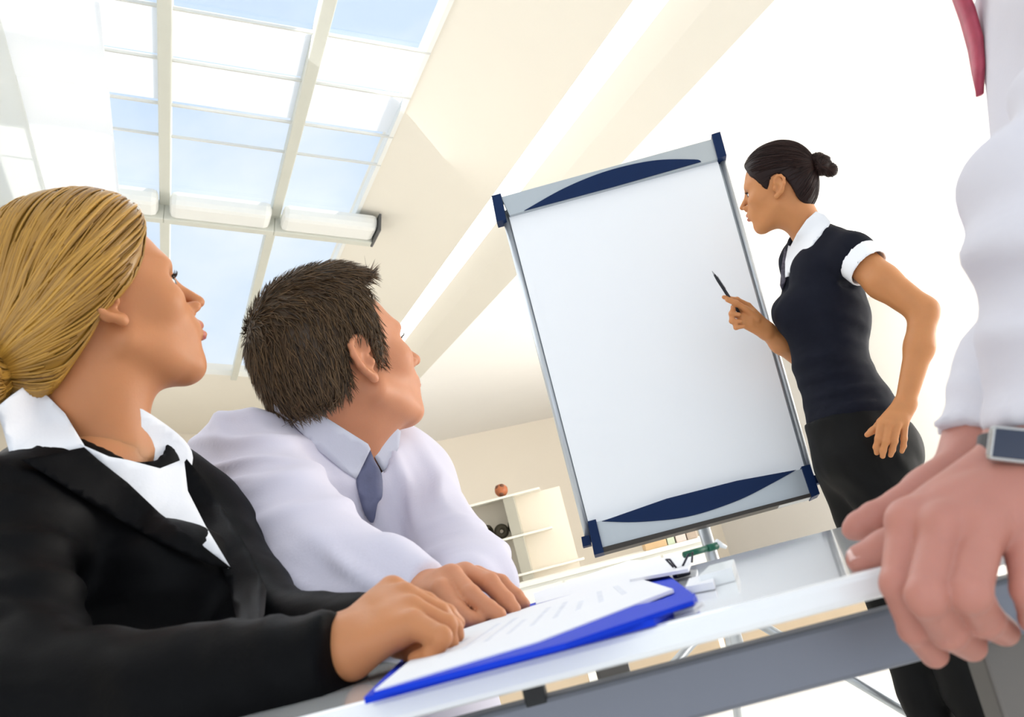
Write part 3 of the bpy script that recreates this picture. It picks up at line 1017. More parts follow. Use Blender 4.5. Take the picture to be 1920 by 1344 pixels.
class Head:
    def __init__(self, ear_px, ear_Y, side, yaw, pitch, roll, s=1.0, male=False, h=0.0026, ear_tilt=-14):
        self.ear_tilt = ear_tilt
        self.R = rot_head(yaw, pitch, roll)
        self.s = s
        self.male = male
        self.side = side                         # +1: the left ear faces us, -1: the right ear
        ear = np.array((-0.004, 0.074 * side, -0.004)) * s
        self.c = np.array(P(ear_px[0], ear_px[1], ear_Y)) - self.R @ ear
        self.h = h
    def world(self, V):
        return (np.asarray(V) * self.s) @ self.R.T + self.c
    def local(self, p):
        return (self.R.T @ (np.array(p) - self.c)) / self.s
    def build(self, neck_pts, neck_r):
        """neck_pts: world points from the skull base to the shoulders"""
        m = self.male
        lo = np.array((-0.125, -0.10, -0.15)); hi = np.array((0.14, 0.10, 0.14))
        NL = [self.local(p) for p in neck_pts]
        for p in NL:
            lo = np.minimum(lo, p - 0.07); hi = np.maximum(hi, p + 0.07)
        f = Field(lo, hi, self.h)
        f.ell((-0.010, 0, 0.040), (0.097, 0.075, 0.084))
        f.ell((0.030, 0, 0.030), (0.064, 0.064, 0.076), k=0.03)
        f.ell((0.036, 0, -0.030), (0.056, 0.056, 0.075), k=0.03)
        w = 0.056 if m else 0.049
        for sgn in (-1, 1):
            f.cap((0.000, sgn * w, -0.050), (0.066, sgn * (0.017 if m else 0.012), -0.094), 0.017, 0.013, k=0.026)
            f.ell((0.062, sgn * 0.041, -0.018), (0.022, 0.022, 0.020), k=0.025)
        f.ell((0.072 if m else 0.0725, 0, -0.094), (0.0165, 0.018 if m else 0.015, 0.0155), k=0.018)
        f.ell((0.078, 0, -0.052), (0.022, 0.030, 0.030), k=0.022)
        f.ell((0.080, 0, 0.026), (0.016, 0.046, 0.012), k=0.022)
        if m:
            f.ell((0.087, 0, 0.022), (0.012, 0.044, 0.009), k=0.012)
        # eye sockets and lids
        for sgn in (-1, 1):
            f.ell((0.097, sgn * 0.033, 0.004), (0.015, 0.017, 0.011), k=0.014, op='sub')
            f.ell((0.0735, sgn * 0.032, 0.003), (0.0145, 0.016, 0.0125), k=0.004)
        # nose
        nt_ = (0.1195, 0, -0.026) if m else (0.1175, 0, -0.022)
        f.cap((0.092, 0, 0.014), nt_, 0.0075, 0.0092 if m else 0.0078, k=0.012)
        for sgn in (-1, 1):
            f.ell((0.104, sgn * 0.0125, -0.029), (0.0105, 0.0065, 0.0075), k=0.008)
            f.ell((0.110, sgn * 0.0065, -0.0365), (0.005, 0.003, 0.004), k=0.003, op='sub')
        f.cap((0.1005, 0, -0.036), (0.1015, 0, -0.046), 0.003, k=0.008)
        # lips with the mouth line
        f.cap((0.0955, -0.016, -0.0535), (0.1035, 0, -0.0505), 0.0045, 0.0058, k=0.006)
        f.cap((0.0955, 0.016, -0.0535), (0.1035, 0, -0.0505), 0.0045, 0.0058, k=0.006)
        f.cap((0.0945, -0.014, -0.0605), (0.1015, 0, -0.0635), 0.0045, 0.0065, k=0.006)
        f.cap((0.0945, 0.014, -0.0605), (0.1015, 0, -0.0635), 0.0045, 0.0065, k=0.006)
        f.ell((0.1095, 0, -0.0570), (0.008, 0.022, 0.0013), k=0.003, op='sub')
        f.ell((0.103, 0, -0.0765), (0.009, 0.016, 0.006), k=0.010, op='sub')
        # ears
        for sgn in (-1, 1):
            t = math.radians(self.ear_tilt)
            def E(x, z, out=0.0):
                X = x * math.cos(t) + z * math.sin(t)
                Z = -x * math.sin(t) + z * math.cos(t)
                return (-0.008 + X, sgn * (0.0715 + out - X * 0.30), -0.004 + Z)
            f.ell(E(-0.004, 0.002, 0.004), (0.017, 0.0065, 0.028), R=np.array(((math.cos(sgn * .35), -math.sin(sgn * .35) * -1, 0), (-math.sin(sgn * .35), math.cos(sgn * .35), 0), (0, 0, 1))), k=0.007)
            arc = [(0.010, 0.010), (0.010, 0.023), (0.003, 0.031), (-0.008, 0.031), (-0.018, 0.022), (-0.020, 0.008), (-0.016, -0.006), (-0.009, -0.018), (-0.001, -0.027)]
            for a, b in zip(arc, arc[1:]):
                f.cap(E(*a, 0.010), E(*b, 0.010), 0.0040, k=0.004)
            f.ell(E(0.001, -0.028, 0.007), (0.0075, 0.0045, 0.0085), k=0.006)
            f.ell(E(0.000, -0.004, 0.013), (0.0085, 0.0085, 0.013), k=0.004, op='sub')
            f.ell(E(-0.004, 0.016, 0.014), (0.0075, 0.007, 0.009), k=0.005, op='sub')
            f.ell(E(0.010, -0.006, 0.008), (0.004, 0.005, 0.006), k=0.004)
        # neck
        for i in range(len(NL) - 1):
            f.cap(NL[i], NL[i + 1], neck_r[i] / self.s, neck_r[i + 1] / self.s, k=0.035)
        if len(NL) > 1:
            f.cap((-0.035, 0, -0.01), NL[0], 0.055 if m else 0.045, neck_r[0] / self.s, k=0.03)
        V, Q = f.surface()
        V = relax(V, Q, 1, 0.4)
        return self.world(V), Q
    def face_parts(self, parent, brow, iris='eye_iris', lip='lip_rose'):
        R3 = Matrix(self.R.tolist())
        for sgn in (-1, 1):
            c = self.world([(0.0752, sgn * 0.032, 0.003)])[0]
            e = uvball('eye', c, 0.0150 * self.s, 'eye_white', parent, (0.98, 0.98, 0.52), 16, R3)
            g = self.world([(0.0880, sgn * 0.0335, 0.003)])[0]
            uvball('iris', g, 0.0052 * self.s, iris, e, (0.5, 1, 1), 12, R3)
            # lashes: a thin dark band along the upper lid
            bm = bmesh.new()
            arc = [(math.sin(t) * 0.0155, math.cos(t) * 0.0155) for t in np.linspace(-0.85, 0.85, 9)]
            add_tube(bm, [self.world([(0.0752 + b * 1.0, sgn * 0.032 + a, 0.0085 - abs(a) * 0.12)])[0] for a, b in arc], 0.0011 * self.s, 6)
            for a, b in arc:
                add_tube(bm, [self.world([(0.0752 + b, sgn * 0.032 + a, 0.0085)])[0], self.world([(0.0752 + b * 1.28, sgn * 0.032 + a * 1.3, 0.0095)])[0], self.world([(0.0752 + b * 1.42, sgn * 0.032 + a * 1.45, 0.0125)])[0]], [0.0008, 0.0006, 0.0002], 4)
            bm_obj('eyelash', bm, 'lash_dark', parent, True)
            bm = bmesh.new()
            pts = [self.world([(x, sgn * y, z)])[0] for x, y, z in ((0.0965, 0.012, 0.0235), (0.0955, 0.024, 0.028), (0.0885, 0.038, 0.0285), (0.0770, 0.050, 0.023))]
            add_tube(bm, pts, [0.0022, 0.0034, 0.0032, 0.0010], 6)
            bm_obj('eyebrow', bm, brow, parent, True)
        bm = bmesh.new()
        add_tube(bm, [self.world([p])[0] for p in ((0.0935, -0.017, -0.0565), (0.1020, -0.008, -0.0515), (0.1050, 0, -0.0515), (0.1020, 0.008, -0.0515), (0.0935, 0.017, -0.0565))], [0.0014, 0.0045, 0.0045, 0.0045, 0.0014], 8)
        add_tube(bm, [self.world([p])[0] for p in ((0.0930, -0.016, -0.0575), (0.1000, -0.008, -0.0625), (0.1025, 0, -0.0635), (0.1000, 0.008, -0.0625), (0.0930, 0.016, -0.0575))], [0.0014, 0.0048, 0.0056, 0.0048, 0.0014], 8)
        bm_obj('lips', bm, lip, parent, True)

def strands(name, V, Q, head, n, steps, ds, flow, rad, m, parent, keep=None, lift=0.002, shell=True, long=False, jit=0.25, taper=True, base_val=0.35, sidef=None):
    """hair: the scalp shell plus many tapered strands laid along the flow over it (head-local metres)"""
    N = normals(V, Q)
    cen = V[Q].mean(1)
    ar = np.linalg.norm(np.cross(V[Q[:, 2]] - V[Q[:, 0]], V[Q[:, 3]] - V[Q[:, 1]]), axis=1)
    if keep is not None:
        ar = ar * keep(cen)
    pick = rng.choice(len(Q), n, p=ar / ar.sum())
    P0 = cen[pick] + rng.normal(0, 0.0008, (n, 3))
    bvh = BVHTree.FromPolygons([tuple(v) for v in V], [tuple(int(i) for i in q) for q in Q]) if long else None
    NF = normals_face = N[Q].mean(1)
    P_ = P0.copy(); Nn = NF[pick]
    val = np.clip(rng.normal(0.5, 0.22, n), 0, 1)
    J = rng.normal(0, jit, (n, 3))
    paths = [P_ + Nn * lift * 0.2]
    nn_ = Nn
    for s in range(steps):
        d = flow(P_) + J
        d = d - nn_ * (d * nn_).sum(1)[:, None]
        d /= np.linalg.norm(d, axis=1)[:, None] + 1e-9
        P_ = P_ + d * ds
        if long:
            nn_ = nn_.copy()
            for i in range(n):
                h = bvh.find_nearest(P_[i])
                if h[0] is not None:
                    P_[i] = h[0]; nn_[i] = h[1]
            paths.append(P_ + nn_ * lift * (0.6 + 0.8 * val[:, None]))
        else:
            paths.append(P_ + Nn * lift * (s + 1) / steps)
    T = np.stack(paths, 1)                                      # n, steps+1, 3
    k = steps + 1
    tang = np.gradient(T, axis=1)
    sd_ = np.cross(tang, Nn[:, None, :]); sd_ /= np.linalg.norm(sd_, axis=2)[..., None] + 1e-9
    up_ = np.cross(sd_, tang); up_ /= np.linalg.norm(up_, axis=2)[..., None] + 1e-9
    tt = np.linspace(0, 1, k)
    prof = np.interp(tt, [0, 0.25, 0.7, 1], [0.7, 1, 0.8, 0.12]) if taper else np.interp(tt, [0, 0.1, 0.9, 1], [0.4, 1, 1, 0.4])
    r = rad * prof[None, :, None] * (0.6 + 0.8 * rng.random((n, 1, 1)))
    ring = np.stack([T - sd_ * r, T + up_ * r * 0.7, T + sd_ * r], 2)   # n,k,3,3
    VV = ring.reshape(-1, 3)
    base = np.arange(n)[:, None] * (k * 3) + np.arange(k - 1)[None, :] * 3
    fs = []
    for a, b in ((0, 1), (1, 2), (2, 0)):
        fs.append(np.stack([base + a, base + b, base + b + 3, base + a + 3], -1).reshape(-1, 4))
    FF = np.concatenate(fs)
    vals = np.repeat(val, k * 3)
    if shell:
        o = len(VV)
        VV = np.concatenate([VV, V]); FF = np.concatenate([FF, Q + o])
        vals = np.concatenate([vals, np.full(len(V), base_val)])
    W = head.world(VV)
    me = bpy.data.meshes.new(name)
    me.from_pydata(W.tolist(), [], FF.tolist())
    at = me.attributes.new('strand', 'FLOAT', 'POINT')
    at.data.foreach_set('value', vals.astype(np.float32))
    return link(name, me, m, parent, True)

def hand_field(wrist, wr, mcps, fingers, thumb, h, mr=0.0115, thenar=None, arm=None, fr=0.0088, kp=0.014, kf=0.0035):
    """wrist point and radius, knuckles, fingers as joint lists [(p, r)...], thumb joint list"""
    pts = [np.array(wrist)] + [np.array(p) for p in mcps] + [np.array(q[0]) for f in fingers for q in f] + [np.array(q[0]) for q in thumb]
    if arm is not None: pts += [np.array(a[0]) for a in arm]
    pts = np.array(pts)
    f = Field(pts.min(0) - 0.045, pts.max(0) + 0.045, h)
    if arm is not None:
        for (a, ra), (b, rb) in zip(arm, arm[1:]):
            f.cap(a, b, ra, rb, k=0.02)
    W = np.array(wrist, float)
    M = [np.array(p, float) for p in mcps]
    across = M[-1] - M[0]; across /= np.linalg.norm(across) + 1e-9
    for i, p in enumerate(M):
        w = W + across * (wr * 0.55) * (i / 1.5 - 1.0)
        f.cap(w, p, wr * 0.62, mr, k=kp)
    for a, b in zip(M, M[1:]):
        mid = (a + b) / 2 * 0.75 + W * 0.25
        f.ell(mid, mr * 1.05, k=0.012)
    if thenar is not None:
        f.cap(thenar[0], thenar[1], thenar[2], thenar[3], k=0.016)
    for i, fg in enumerate(fingers):
        prev = (M[i], mr * 0.96)
        for (p, r) in fg:
            f.cap(prev[0], p, prev[1], r, k=kf)
            prev = (p, r)
        for (p, r) in fg[:-1]:
            f.ell(p, r * 1.05, k=kf * .8)
    prev = thumb[0]
    for (p, r) in thumb[1:]:
        f.cap(prev[0], p, prev[1], r, k=0.005)
        prev = (p, r)
    return f

def nail(parent, p, d, up, size=0.0055):
    """fingernail: a small shallow shield on the fingertip"""
    d = Vector(d).normalized(); up = Vector(up); up = (up - d * up.dot(d)).normalized()
    s = d.cross(up)
    bm = bmesh.new()
    grid = []
    for i in range(6):
        u = i / 5
        row = []
        for j in range(6):
            v = (j / 5 - 0.5) * 2
            w = size * (0.9 if u < 0.7 else 0.9 - (u - 0.7) * 0.8)
            row.append(bm.verts.new(Vector(p) + d * (u - 0.5) * size * 2.2 + s * v * w + up * (-(v * v) * size * 0.35 - (u > .8) * size * 0.1)))
        grid.append(row)
    for i in range(5):
        for j in range(5):
            bm.faces.new([grid[i][j], grid[i + 1][j], grid[i + 1][j + 1], grid[i][j + 1]])
    r = bmesh.ops.extrude_face_region(bm, geom=list(bm.faces))
    for v in r['geom']:
        if isinstance(v, bmesh.types.BMVert): v.co -= up * size * 0.25
    return bm_obj('fingernail', bm, 'nail_pale', parent, True)

def join_parts(parts):
    V = []; Q = []
    o = 0
    for v, q in parts:
        V.append(np.asarray(v)); Q.append(np.asarray(q) + o); o += len(v)
    return np.concatenate(V), np.concatenate(Q)

def np_mesh(name, V, Q, m, parent=None):
    me = bpy.data.meshes.new(name)
    me.from_pydata(np.asarray(V).tolist(), [], np.asarray(Q).tolist())
    return link(name, me, m, parent, True)

def A3(*p): return np.array(P(*p))
# ------------------------------------------------------------------ seated woman in the black jacket
mat('jacket_black', (0.0025, 0.0025, 0.003), 0.55, spec=0.07, vary=(14, 0.2), bump=(420, 0.10))
mat('blouse_white', (0.84, 0.85, 0.88), 0.75, vary=(10, 0.02), bump=(300, 0.08))
hair_mat('hair_blonde', (0.17, 0.07, 0.006), (0.56, 0.30, 0.05), 0.36)
mat('brow_blonde', (0.22, 0.11, 0.04), 0.6, vary=(80, 0.2))

hb = Head((203, 562), 1.03, -1, 34, 15, 0, s=0.955)
wb = empty('person', (P(300, 1300, 1.1).x - 0.15, 1.1, 0.45), 'person with blonde hair in a black jacket seated nearest on the left', 'person')
NbB = A3(205, 860, 1.10)
headB = hb.build([A3(178, 735, 1.09), NbB], [0.049, 0.050])
# near hand, loosely closed on the sheets
mB = [A3(735, 1106, .775), A3(757, 1119, .755), A3(770, 1144, .735), A3(774, 1172, .715)]
fB = [[(A3(800, 1130, .785), .0076), (A3(838, 1150, .792), .0069), (A3(858, 1168, .797), .0060)],
      [(A3(824, 1150, .757), .0078), (A3(849, 1176, .763), .0070), (A3(856, 1190, .767), .0061)],
      [(A3(836, 1172, .73), .0078), (A3(840, 1204, .735), .0070), (A3(815, 1222, .74), .0061)],
      [(A3(826, 1194, .70), .0076), (A3(810, 1226, .705), .0068), (A3(780, 1236, .715), .0060)]]
tB = [(A3(690, 1180, .775), .012), (A3(745, 1205, .765), .0098), (A3(780, 1222, .755), .0090), (A3(806, 1231, .748), .0075)]
hf = hand_field(A3(650, 1212, .735), .0245, mB, fB, tB, 0.0017, mr=0.0108, kp=.010, kf=.0022, arm=[(A3(540, 1235, .75), .026), (A3(650, 1212, .735), .0235)])
handB = hf.surface()
torsoB = Field(NbB - 0.5, NbB + 0.4, 0.012)
torsoB.cap(NbB, A3(230, 1080, 1.13), 0.045, 0.06, k=0.03)
torsoB.cap(A3(230, 1080, 1.13), A3(300, 1340, 1.12), 0.06, 0.06, k=0.03)
torsoB.cap(A3(30, 985, .97), A3(80, 1325, .80), 0.04, 0.035, k=0.03)
torsoB.cap(A3(80, 1325, .80), A3(560, 1232, .75), 0.035, 0.025, k=0.02)
torsoB.cap(NbB, A3(30, 985, .97), 0.04, 0.04, k=0.03)
body = join_parts([headB, (relax(*handB, 1, .4), handB[1]), torsoB.surface()])
ob = np_mesh('body', *body, 'skin_tan', wb)
hb.face_parts(wb, 'brow_blonde')

# hair: shell cut at the hairline, long strands swept from the parting to the bun
f = Field((-0.20, -0.115, -0.125), (0.125, 0.115, 0.165), 0.003)
f.ell((-0.014, 0, 0.050), (0.112, 0.092, 0.108))
f.ell((0.034, 0, 0.050), (0.074, 0.080, 0.092), k=0.03)
f.ell((-0.055, 0, -0.005), (0.075, 0.076, 0.075), k=0.04)
f.ell((-0.090, -0.012, -0.022), (0.045, 0.050, 0.045), k=0.04)
for sg in (-1, 1):
    f.ell((-0.012, sg * 0.066, 0.026), (0.052, 0.030, 0.044), k=0.03)
f.poly_xz([(0.125, 0.20), (0.092, 0.118), (0.086, 0.092), (0.074, 0.066), (0.050, 0.030), (0.026, 0.008), (0.004, -0.004), (-0.020, -0.016), (-0.040, -0.034), (-0.062, -0.050), (-0.085, -0.066), (-0.13, -0.074), (-0.22, -0.07), (-0.22, 0.2)], k=0.010)
HV, HQ = f.surface()
HV = relax(HV, HQ, 2, 0.5)
bun = np.array((-0.128, -0.034, -0.030))
def flowB(p):
    top = np.clip((p[:, 2] - 0.02) / 0.10, 0, 1)[:, None]
    d = bun + np.array((-0.02, 0, 0)) - p
    d /= np.linalg.norm(d, axis=1)[:, None]
    side = np.stack([-1.25 + 0 * p[:, 0], np.sign(p[:, 1] + 0.012) * 0.75, -0.75 + 0 * p[:, 0]], 1)
    return d * (1.05 - top) + side * top
strands('hair', HV, HQ, hb, 1500, 14, 0.013, flowB, 0.0022, 'hair_blonde', wb, long=True, lift=0.0018, jit=0.06, base_val=0.45)
# the bun: coiled locks
f = Field(bun - 0.075, bun + 0.075, 0.003)
for k in range(26):
    t0, t1 = k / 26 * 2 * math.pi * 2.0, (k + 1) / 26 * 2 * math.pi * 2.0
    r0, r1 = 0.036 - 0.010 * k / 26, 0.036 - 0.010 * (k + 1) / 26
    q0 = bun + np.array((-0.018 - 0.030 * k / 26, math.cos(t0) * r0, math.sin(t0) * r0))
    q1 = bun + np.array((-0.018 - 0.030 * (k + 1) / 26, math.cos(t1) * r1, math.sin(t1) * r1))
    f.cap(q0, q1, 0.017, 0.016, k=0.004)
f.ell(bun + np.array((-0.025, 0, 0)), 0.034, k=0.004)
BV, BQ = f.surface()
def flowBun(p):
    d = p - bun
    return np.stack([0.15 + 0 * d[:, 0], -d[:, 2], d[:, 1]], 1) / (np.linalg.norm(d, axis=1)[:, None] + 1e-6)
strands('hair_bun', BV, BQ, hb, 420, 9, 0.008, flowBun, 0.0018, 'hair_blonde', wb, long=True, lift=0.0012, jit=0.05, base_val=0.4)

# jacket
side = np.array((.30, .95, 0.0)); frontB = np.array((.95, -.30, 0.0))
f = Field((-0.92, 0.62, 0.42), (0.02, 1.45, 1.16), 0.0065)
ch = A3(205, 1000, 1.12)
f.ecap(A3(195, 985, 1.12), A3(300, 1260, 1.12), (.165, .098), (.135, .098), side)
f.ecap(A3(300, 1260, 1.12), A3(350, 1460, 1.12), (.135, .098), (.165, .12), side, k=.04)
f.ell(A3(330, 1100, 1.03), (.062, .062, .066), k=.05)
f.ell(A3(420, 1060, 1.19), (.062, .062, .066), k=.05)
sN, sF = A3(5, 990, .97), A3(365, 975, 1.22)
f.cap(A3(150, 868, 1.09), sN, .050, .052, k=.05)
f.cap(A3(235, 880, 1.13), sF, .050, .050, k=.05)
eN, eF = A3(60, 1330, .80), A3(505, 1190, 1.00)
f.cap(sN, eN, .058, .052, k=.035)
f.cap(eN, A3(350, 1322, .76), .058, .054, k=.02)
f.cap(A3(350, 1322, .76), A3(662, 1237, .722), .054, .0365, k=.02)
f.cap(sF, eF, .054, .044, k=.03)
f.cap(eF, A3(690, 1180, .89), .044, .030, k=.02)
wd = A3(650, 1212, .735) - A3(540, 1235, .75)
f.cut_ball_plane(A3(648, 1234, .727), wd, 0.078)
# neck opening
f.cap(A3(178, 760, 1.09), A3(205, 850, 1.10), .070, .058, k=.01, op='sub')
JV, JQ = f.surface()
JV = relax(JV, JQ, 1, .5)
JV = folds(JV, JQ, [(A3(100, 1120, .90), (0.1, 0.2, 1), .10, .055, .006), (A3(90, 1270, .82), (.4, 0, 1), .08, .04, .007), (A3(320, 1250, .80), (1, 0, .7), .12, .07, .004), (A3(420, 1180, 1.0), (0.3, 0, 1), .12, .06, .004), (A3(560, 1235, .75), (1, 0, .2), .07, .035, .003)], 0.0015)
np_mesh('jacket', JV, JQ, 'jacket_black', wb)
jb = bvh_of((JV, JQ), headB)
patch('blouse', [(150, 832), (205, 856), (240, 862), (300, 878), (345, 860), (352, 920), (385, 985), (436, 1070), (380, 1040), (300, 985), (215, 905)], jb, 'blouse_white', wb, lift=.008, thick=.010, relaxn=12)
patch('blouse_collar', smooth_poly([(255, 764), (300, 788), (345, 824), (362, 858), (348, 898), (322, 908), (296, 872), (250, 838), (246, 800)], 3), jb, 'blouse_white', wb, lift=.003, thick=.004, relaxn=14)
patch('blouse_collar', [(57, 716), (92, 745), (122, 775), (160, 838), (115, 850), (70, 856), (18, 850), (4, 800), (-8, 765), (20, 742)], jb, 'blouse_white', wb, lift=.012, thick=.005, relaxn=10)
patch('lapel', [(40, 862), (158, 838), (185, 862), (240, 905), (300, 962), (370, 1015), (436, 1066), (400, 1062), (300, 1018), (200, 962), (110, 905)], jb, 'jacket_black', wb, lift=.016, thick=.007, relaxn=8)
patch('lapel', [(350, 860), (334, 882), (334, 936), (372, 985), (405, 1040), (430, 1100), (443, 1160), (446, 1214), (478, 1200), (496, 1150), (500, 1105), (472, 1040), (420, 955), (380, 896)], jb, 'jacket_black', wb, lift=.014, thick=.008, relaxn=16)
# ------------------------------------------------------------------ seated man in the pale shirt
mat('shirt_lilac', (0.66, 0.635, 0.73), 0.8, vary=(8, 0.02), bump=(380, 0.08))
mat('shirt_collar', (0.66, 0.67, 0.75), 0.75, vary=(8, 0.02), bump=(380, 0.06))
mat('tie_slate', (0.12, 0.13, 0.22), 0.55, vary=(40, 0.25), bump=(300, 0.1))
hair_mat('hair_brown', (0.020, 0.011, 0.005), (0.19, 0.110, 0.048), 0.48)
mat('brow_brown', (0.06, 0.035, 0.02), 0.6, vary=(80, 0.2))

hm = Head((686, 672), 1.38, -1, 39, 15, 0, s=1.03, male=True, ear_tilt=4)
wm = empty('person', (P(640, 1250, 1.52).x, 1.52, 0.45), 'person with short brown hair in a pale lilac shirt and slate tie, arms on table', 'person')
NbM = A3(650, 868, 1.50)
headM = hm.build([A3(648, 772, 1.46), NbM], [0.058, 0.058])
mM = [A3(893, 1082, 1.06), A3(872, 1076, 1.035), A3(846, 1080, 1.005), A3(828, 1108, .985)]
fM = [[(A3(938, 1094, 1.05), .0092), (A3(966, 1119, 1.042), .0085), (A3(981, 1133, 1.037), .0072)],
      [(A3(918, 1092, 1.012), .0096), (A3(948, 1126, 1.002), .0088), (A3(963, 1142, .997), .0074)],
      [(A3(882, 1116, .978), .0100), (A3(915, 1142, .970), .0090), (A3(935, 1152, .968), .0076)],
      [(A3(858, 1146, .965), .0092), (A3(880, 1162, .962), .0084), (A3(898, 1163, .965), .0072)]]
tM = [(A3(840, 1120, 1.06), .013), (A3(880, 1130, 1.07), .0105), (A3(915, 1140, 1.07), .0095), (A3(935, 1142, 1.068), .008)]
hf = hand_field(A3(806, 1118, 1.03), .0275, mM, fM, tM, 0.002, mr=0.0120, kp=.010, kf=.0022, arm=[(A3(720, 1120, 1.07), .03), (A3(806, 1118, 1.03), .027)])
handM = hf.surface()
tf = Field(NbM - np.array((.45, .6, .55)), NbM + np.array((.45, .35, .1)), 0.013)
tf.cap(NbM, A3(640, 1000, 1.57), .05, .08, k=.03)
tf.cap(A3(640, 1000, 1.57), A3(710, 1250, 1.57), .08, .08, k=.03)
tf.cap(NbM, A3(470, 885, 1.42), .05, .05, k=.03)
tf.cap(A3(470, 885, 1.42), A3(630, 1105, 1.15), .05, .045, k=.02)
tf.cap(A3(630, 1105, 1.15), A3(740, 1120, 1.06), .04, .03, k=.02)
body = join_parts([headM, (relax(*handM, 1, .4), handM[1]), tf.surface()])
np_mesh('body', *body, 'skin_warm', wm)
hm.face_parts(wm, 'brow_brown')
for fg in fM[:3]:
    nail(wm, fg[2][0] + np.array((.002, -.002, .0066)), fg[2][0] - fg[1][0], (0, -.2, 1), 0.0052)

# short hair
f = Field((-0.135, -0.105, -0.10), (0.135, 0.105, 0.170), 0.003)
f.ell((-0.006, 0, 0.050), (0.110, 0.086, 0.101))
f.ell((0.040, 0, 0.054), (0.074, 0.075, 0.086), k=0.03)
f.ell((-0.050, 0, -0.005), (0.062, 0.068, 0.068), k=0.035)
f.poly_xz([(0.135, 0.18), (0.120, 0.124), (0.100, 0.112), (0.078, 0.108), (0.050, 0.092), (0.038, 0.050), (0.033, 0.014), (0.028, -0.012), (0.016, -0.012), (0.012, 0.022), (-0.004, 0.034), (-0.024, 0.026), (-0.034, 0.000), (-0.040, -0.030), (-0.060, -0.038), (-0.13, -0.036), (-0.16, -0.03), (-0.16, 0.18)], k=0.006)
HV, HQ = f.surface()
HV = relax(HV, HQ, 1, 0.5)
def flowM(p):
    w = np.clip((p[:, 2] - 0.06) / 0.06, 0, 1)
    fr = np.clip((p[:, 0] - 0.01) / 0.06, 0, 1)
    down = np.stack([-0.25 + 0.35 * fr, np.sign(p[:, 1]) * 0.2, -1 + 0 * w], 1)
    top = np.stack([0.35 + 0.6 * fr, -0.8 + 0 * w, -0.1 + 0 * w], 1)
    return down * (1 - w)[:, None] + top * w[:, None]
strands('hair', HV, HQ, hm, 7000, 4, 0.0065, flowM, 0.00085, 'hair_brown', wm, lift=0.0055, jit=0.22, base_val=0.25)

# shirt
f = Field((-0.62, 0.92, 0.40), (0.30, 1.92, 1.20), 0.006)
sideM = np.array(A3(800, 890, 1.64) - A3(455, 868, 1.40))
f.ecap(A3(640, 930, 1.54), A3(690, 1120, 1.56), (.185, .115), (.175, .12), sideM)
f.ecap(A3(690, 1120, 1.56), A3(760, 1400, 1.56), (.175, .12), (.17, .125), sideM, k=.04)
sN, sF = A3(462, 872, 1.40), A3(768, 908, 1.64)
f.cap(A3(600, 850, 1.49), sN, .060, .066, k=.05)
f.cap(A3(690, 865, 1.53), sF, .056, .062, k=.05)
eN, eF = A3(628, 1098, 1.14), A3(876, 1066, 1.34)
f.cap(sN, eN, .074, .070, k=.04)
f.cap(eN, A3(715, 1108, 1.08), .066, .050, k=.03)
f.cap(A3(715, 1108, 1.08), A3(800, 1116, 1.035), .050, .034, k=.03)
f.cap(sF, eF, .060, .052, k=.035)
f.cap(eF, A3(880, 1100, 1.20), .050, .038, k=.025)
f.cap(eF, A3(918, 1085, 1.24), .048, .036, k=.02)
f.cut_ball_plane(A3(806, 1112, 1.03), A3(830, 1112, 1.02) - A3(760, 1116, 1.05), .075)
f.cap(A3(648, 780, 1.46), A3(655, 862, 1.49), .066, .062, k=.012, op='sub')
SV, SQ = f.surface()
SV = relax(SV, SQ, 1, .5)
SV = folds(SV, SQ, [(A3(470, 880, 1.33), (.25, .2, 1), .10, .042, .009), (A3(560, 960, 1.22), (.1, 0, 1), .10, .055, .007), (A3(660, 1060, 1.06), (1, 0, .8), .09, .05, .006), (A3(600, 1100, 1.08), (0.5, 0, 1), .08, .06, .006),
                    (A3(790, 950, 1.52), (1, 0, .35), .12, .05, .008), (A3(880, 1040, 1.3), (.2, 0, 1), .09, .05, .006), (A3(430, 830, 1.38), (1, 0, .3), .07, .05, .005)], 0.0008)
np_mesh('shirt', SV, SQ, 'shirt_lilac', wm)
sb_ = bvh_of((SV, SQ), headM)
patch('shirt_collar', [(512, 745), (530, 738), (560, 752), (620, 788), (690, 832), (695, 842), (668, 898), (640, 880), (590, 838), (545, 790), (515, 770)], sb_, 'shirt_collar', wm, lift=.010, thick=.005, relaxn=10)
patch('shirt_collar', [(694, 838), (702, 826), (735, 796), (752, 808), (748, 838), (722, 892), (705, 862)], sb_, 'shirt_collar', wm, lift=.004, thick=.005, relaxn=10)
patch('tie', smooth_poly([(692, 842), (702, 862), (716, 890), (717, 930), (708, 945), (700, 980), (684, 965), (672, 925), (668, 895), (680, 866)], 3), sb_, 'tie_slate', wm, lift=.012, thick=.010, relaxn=14)

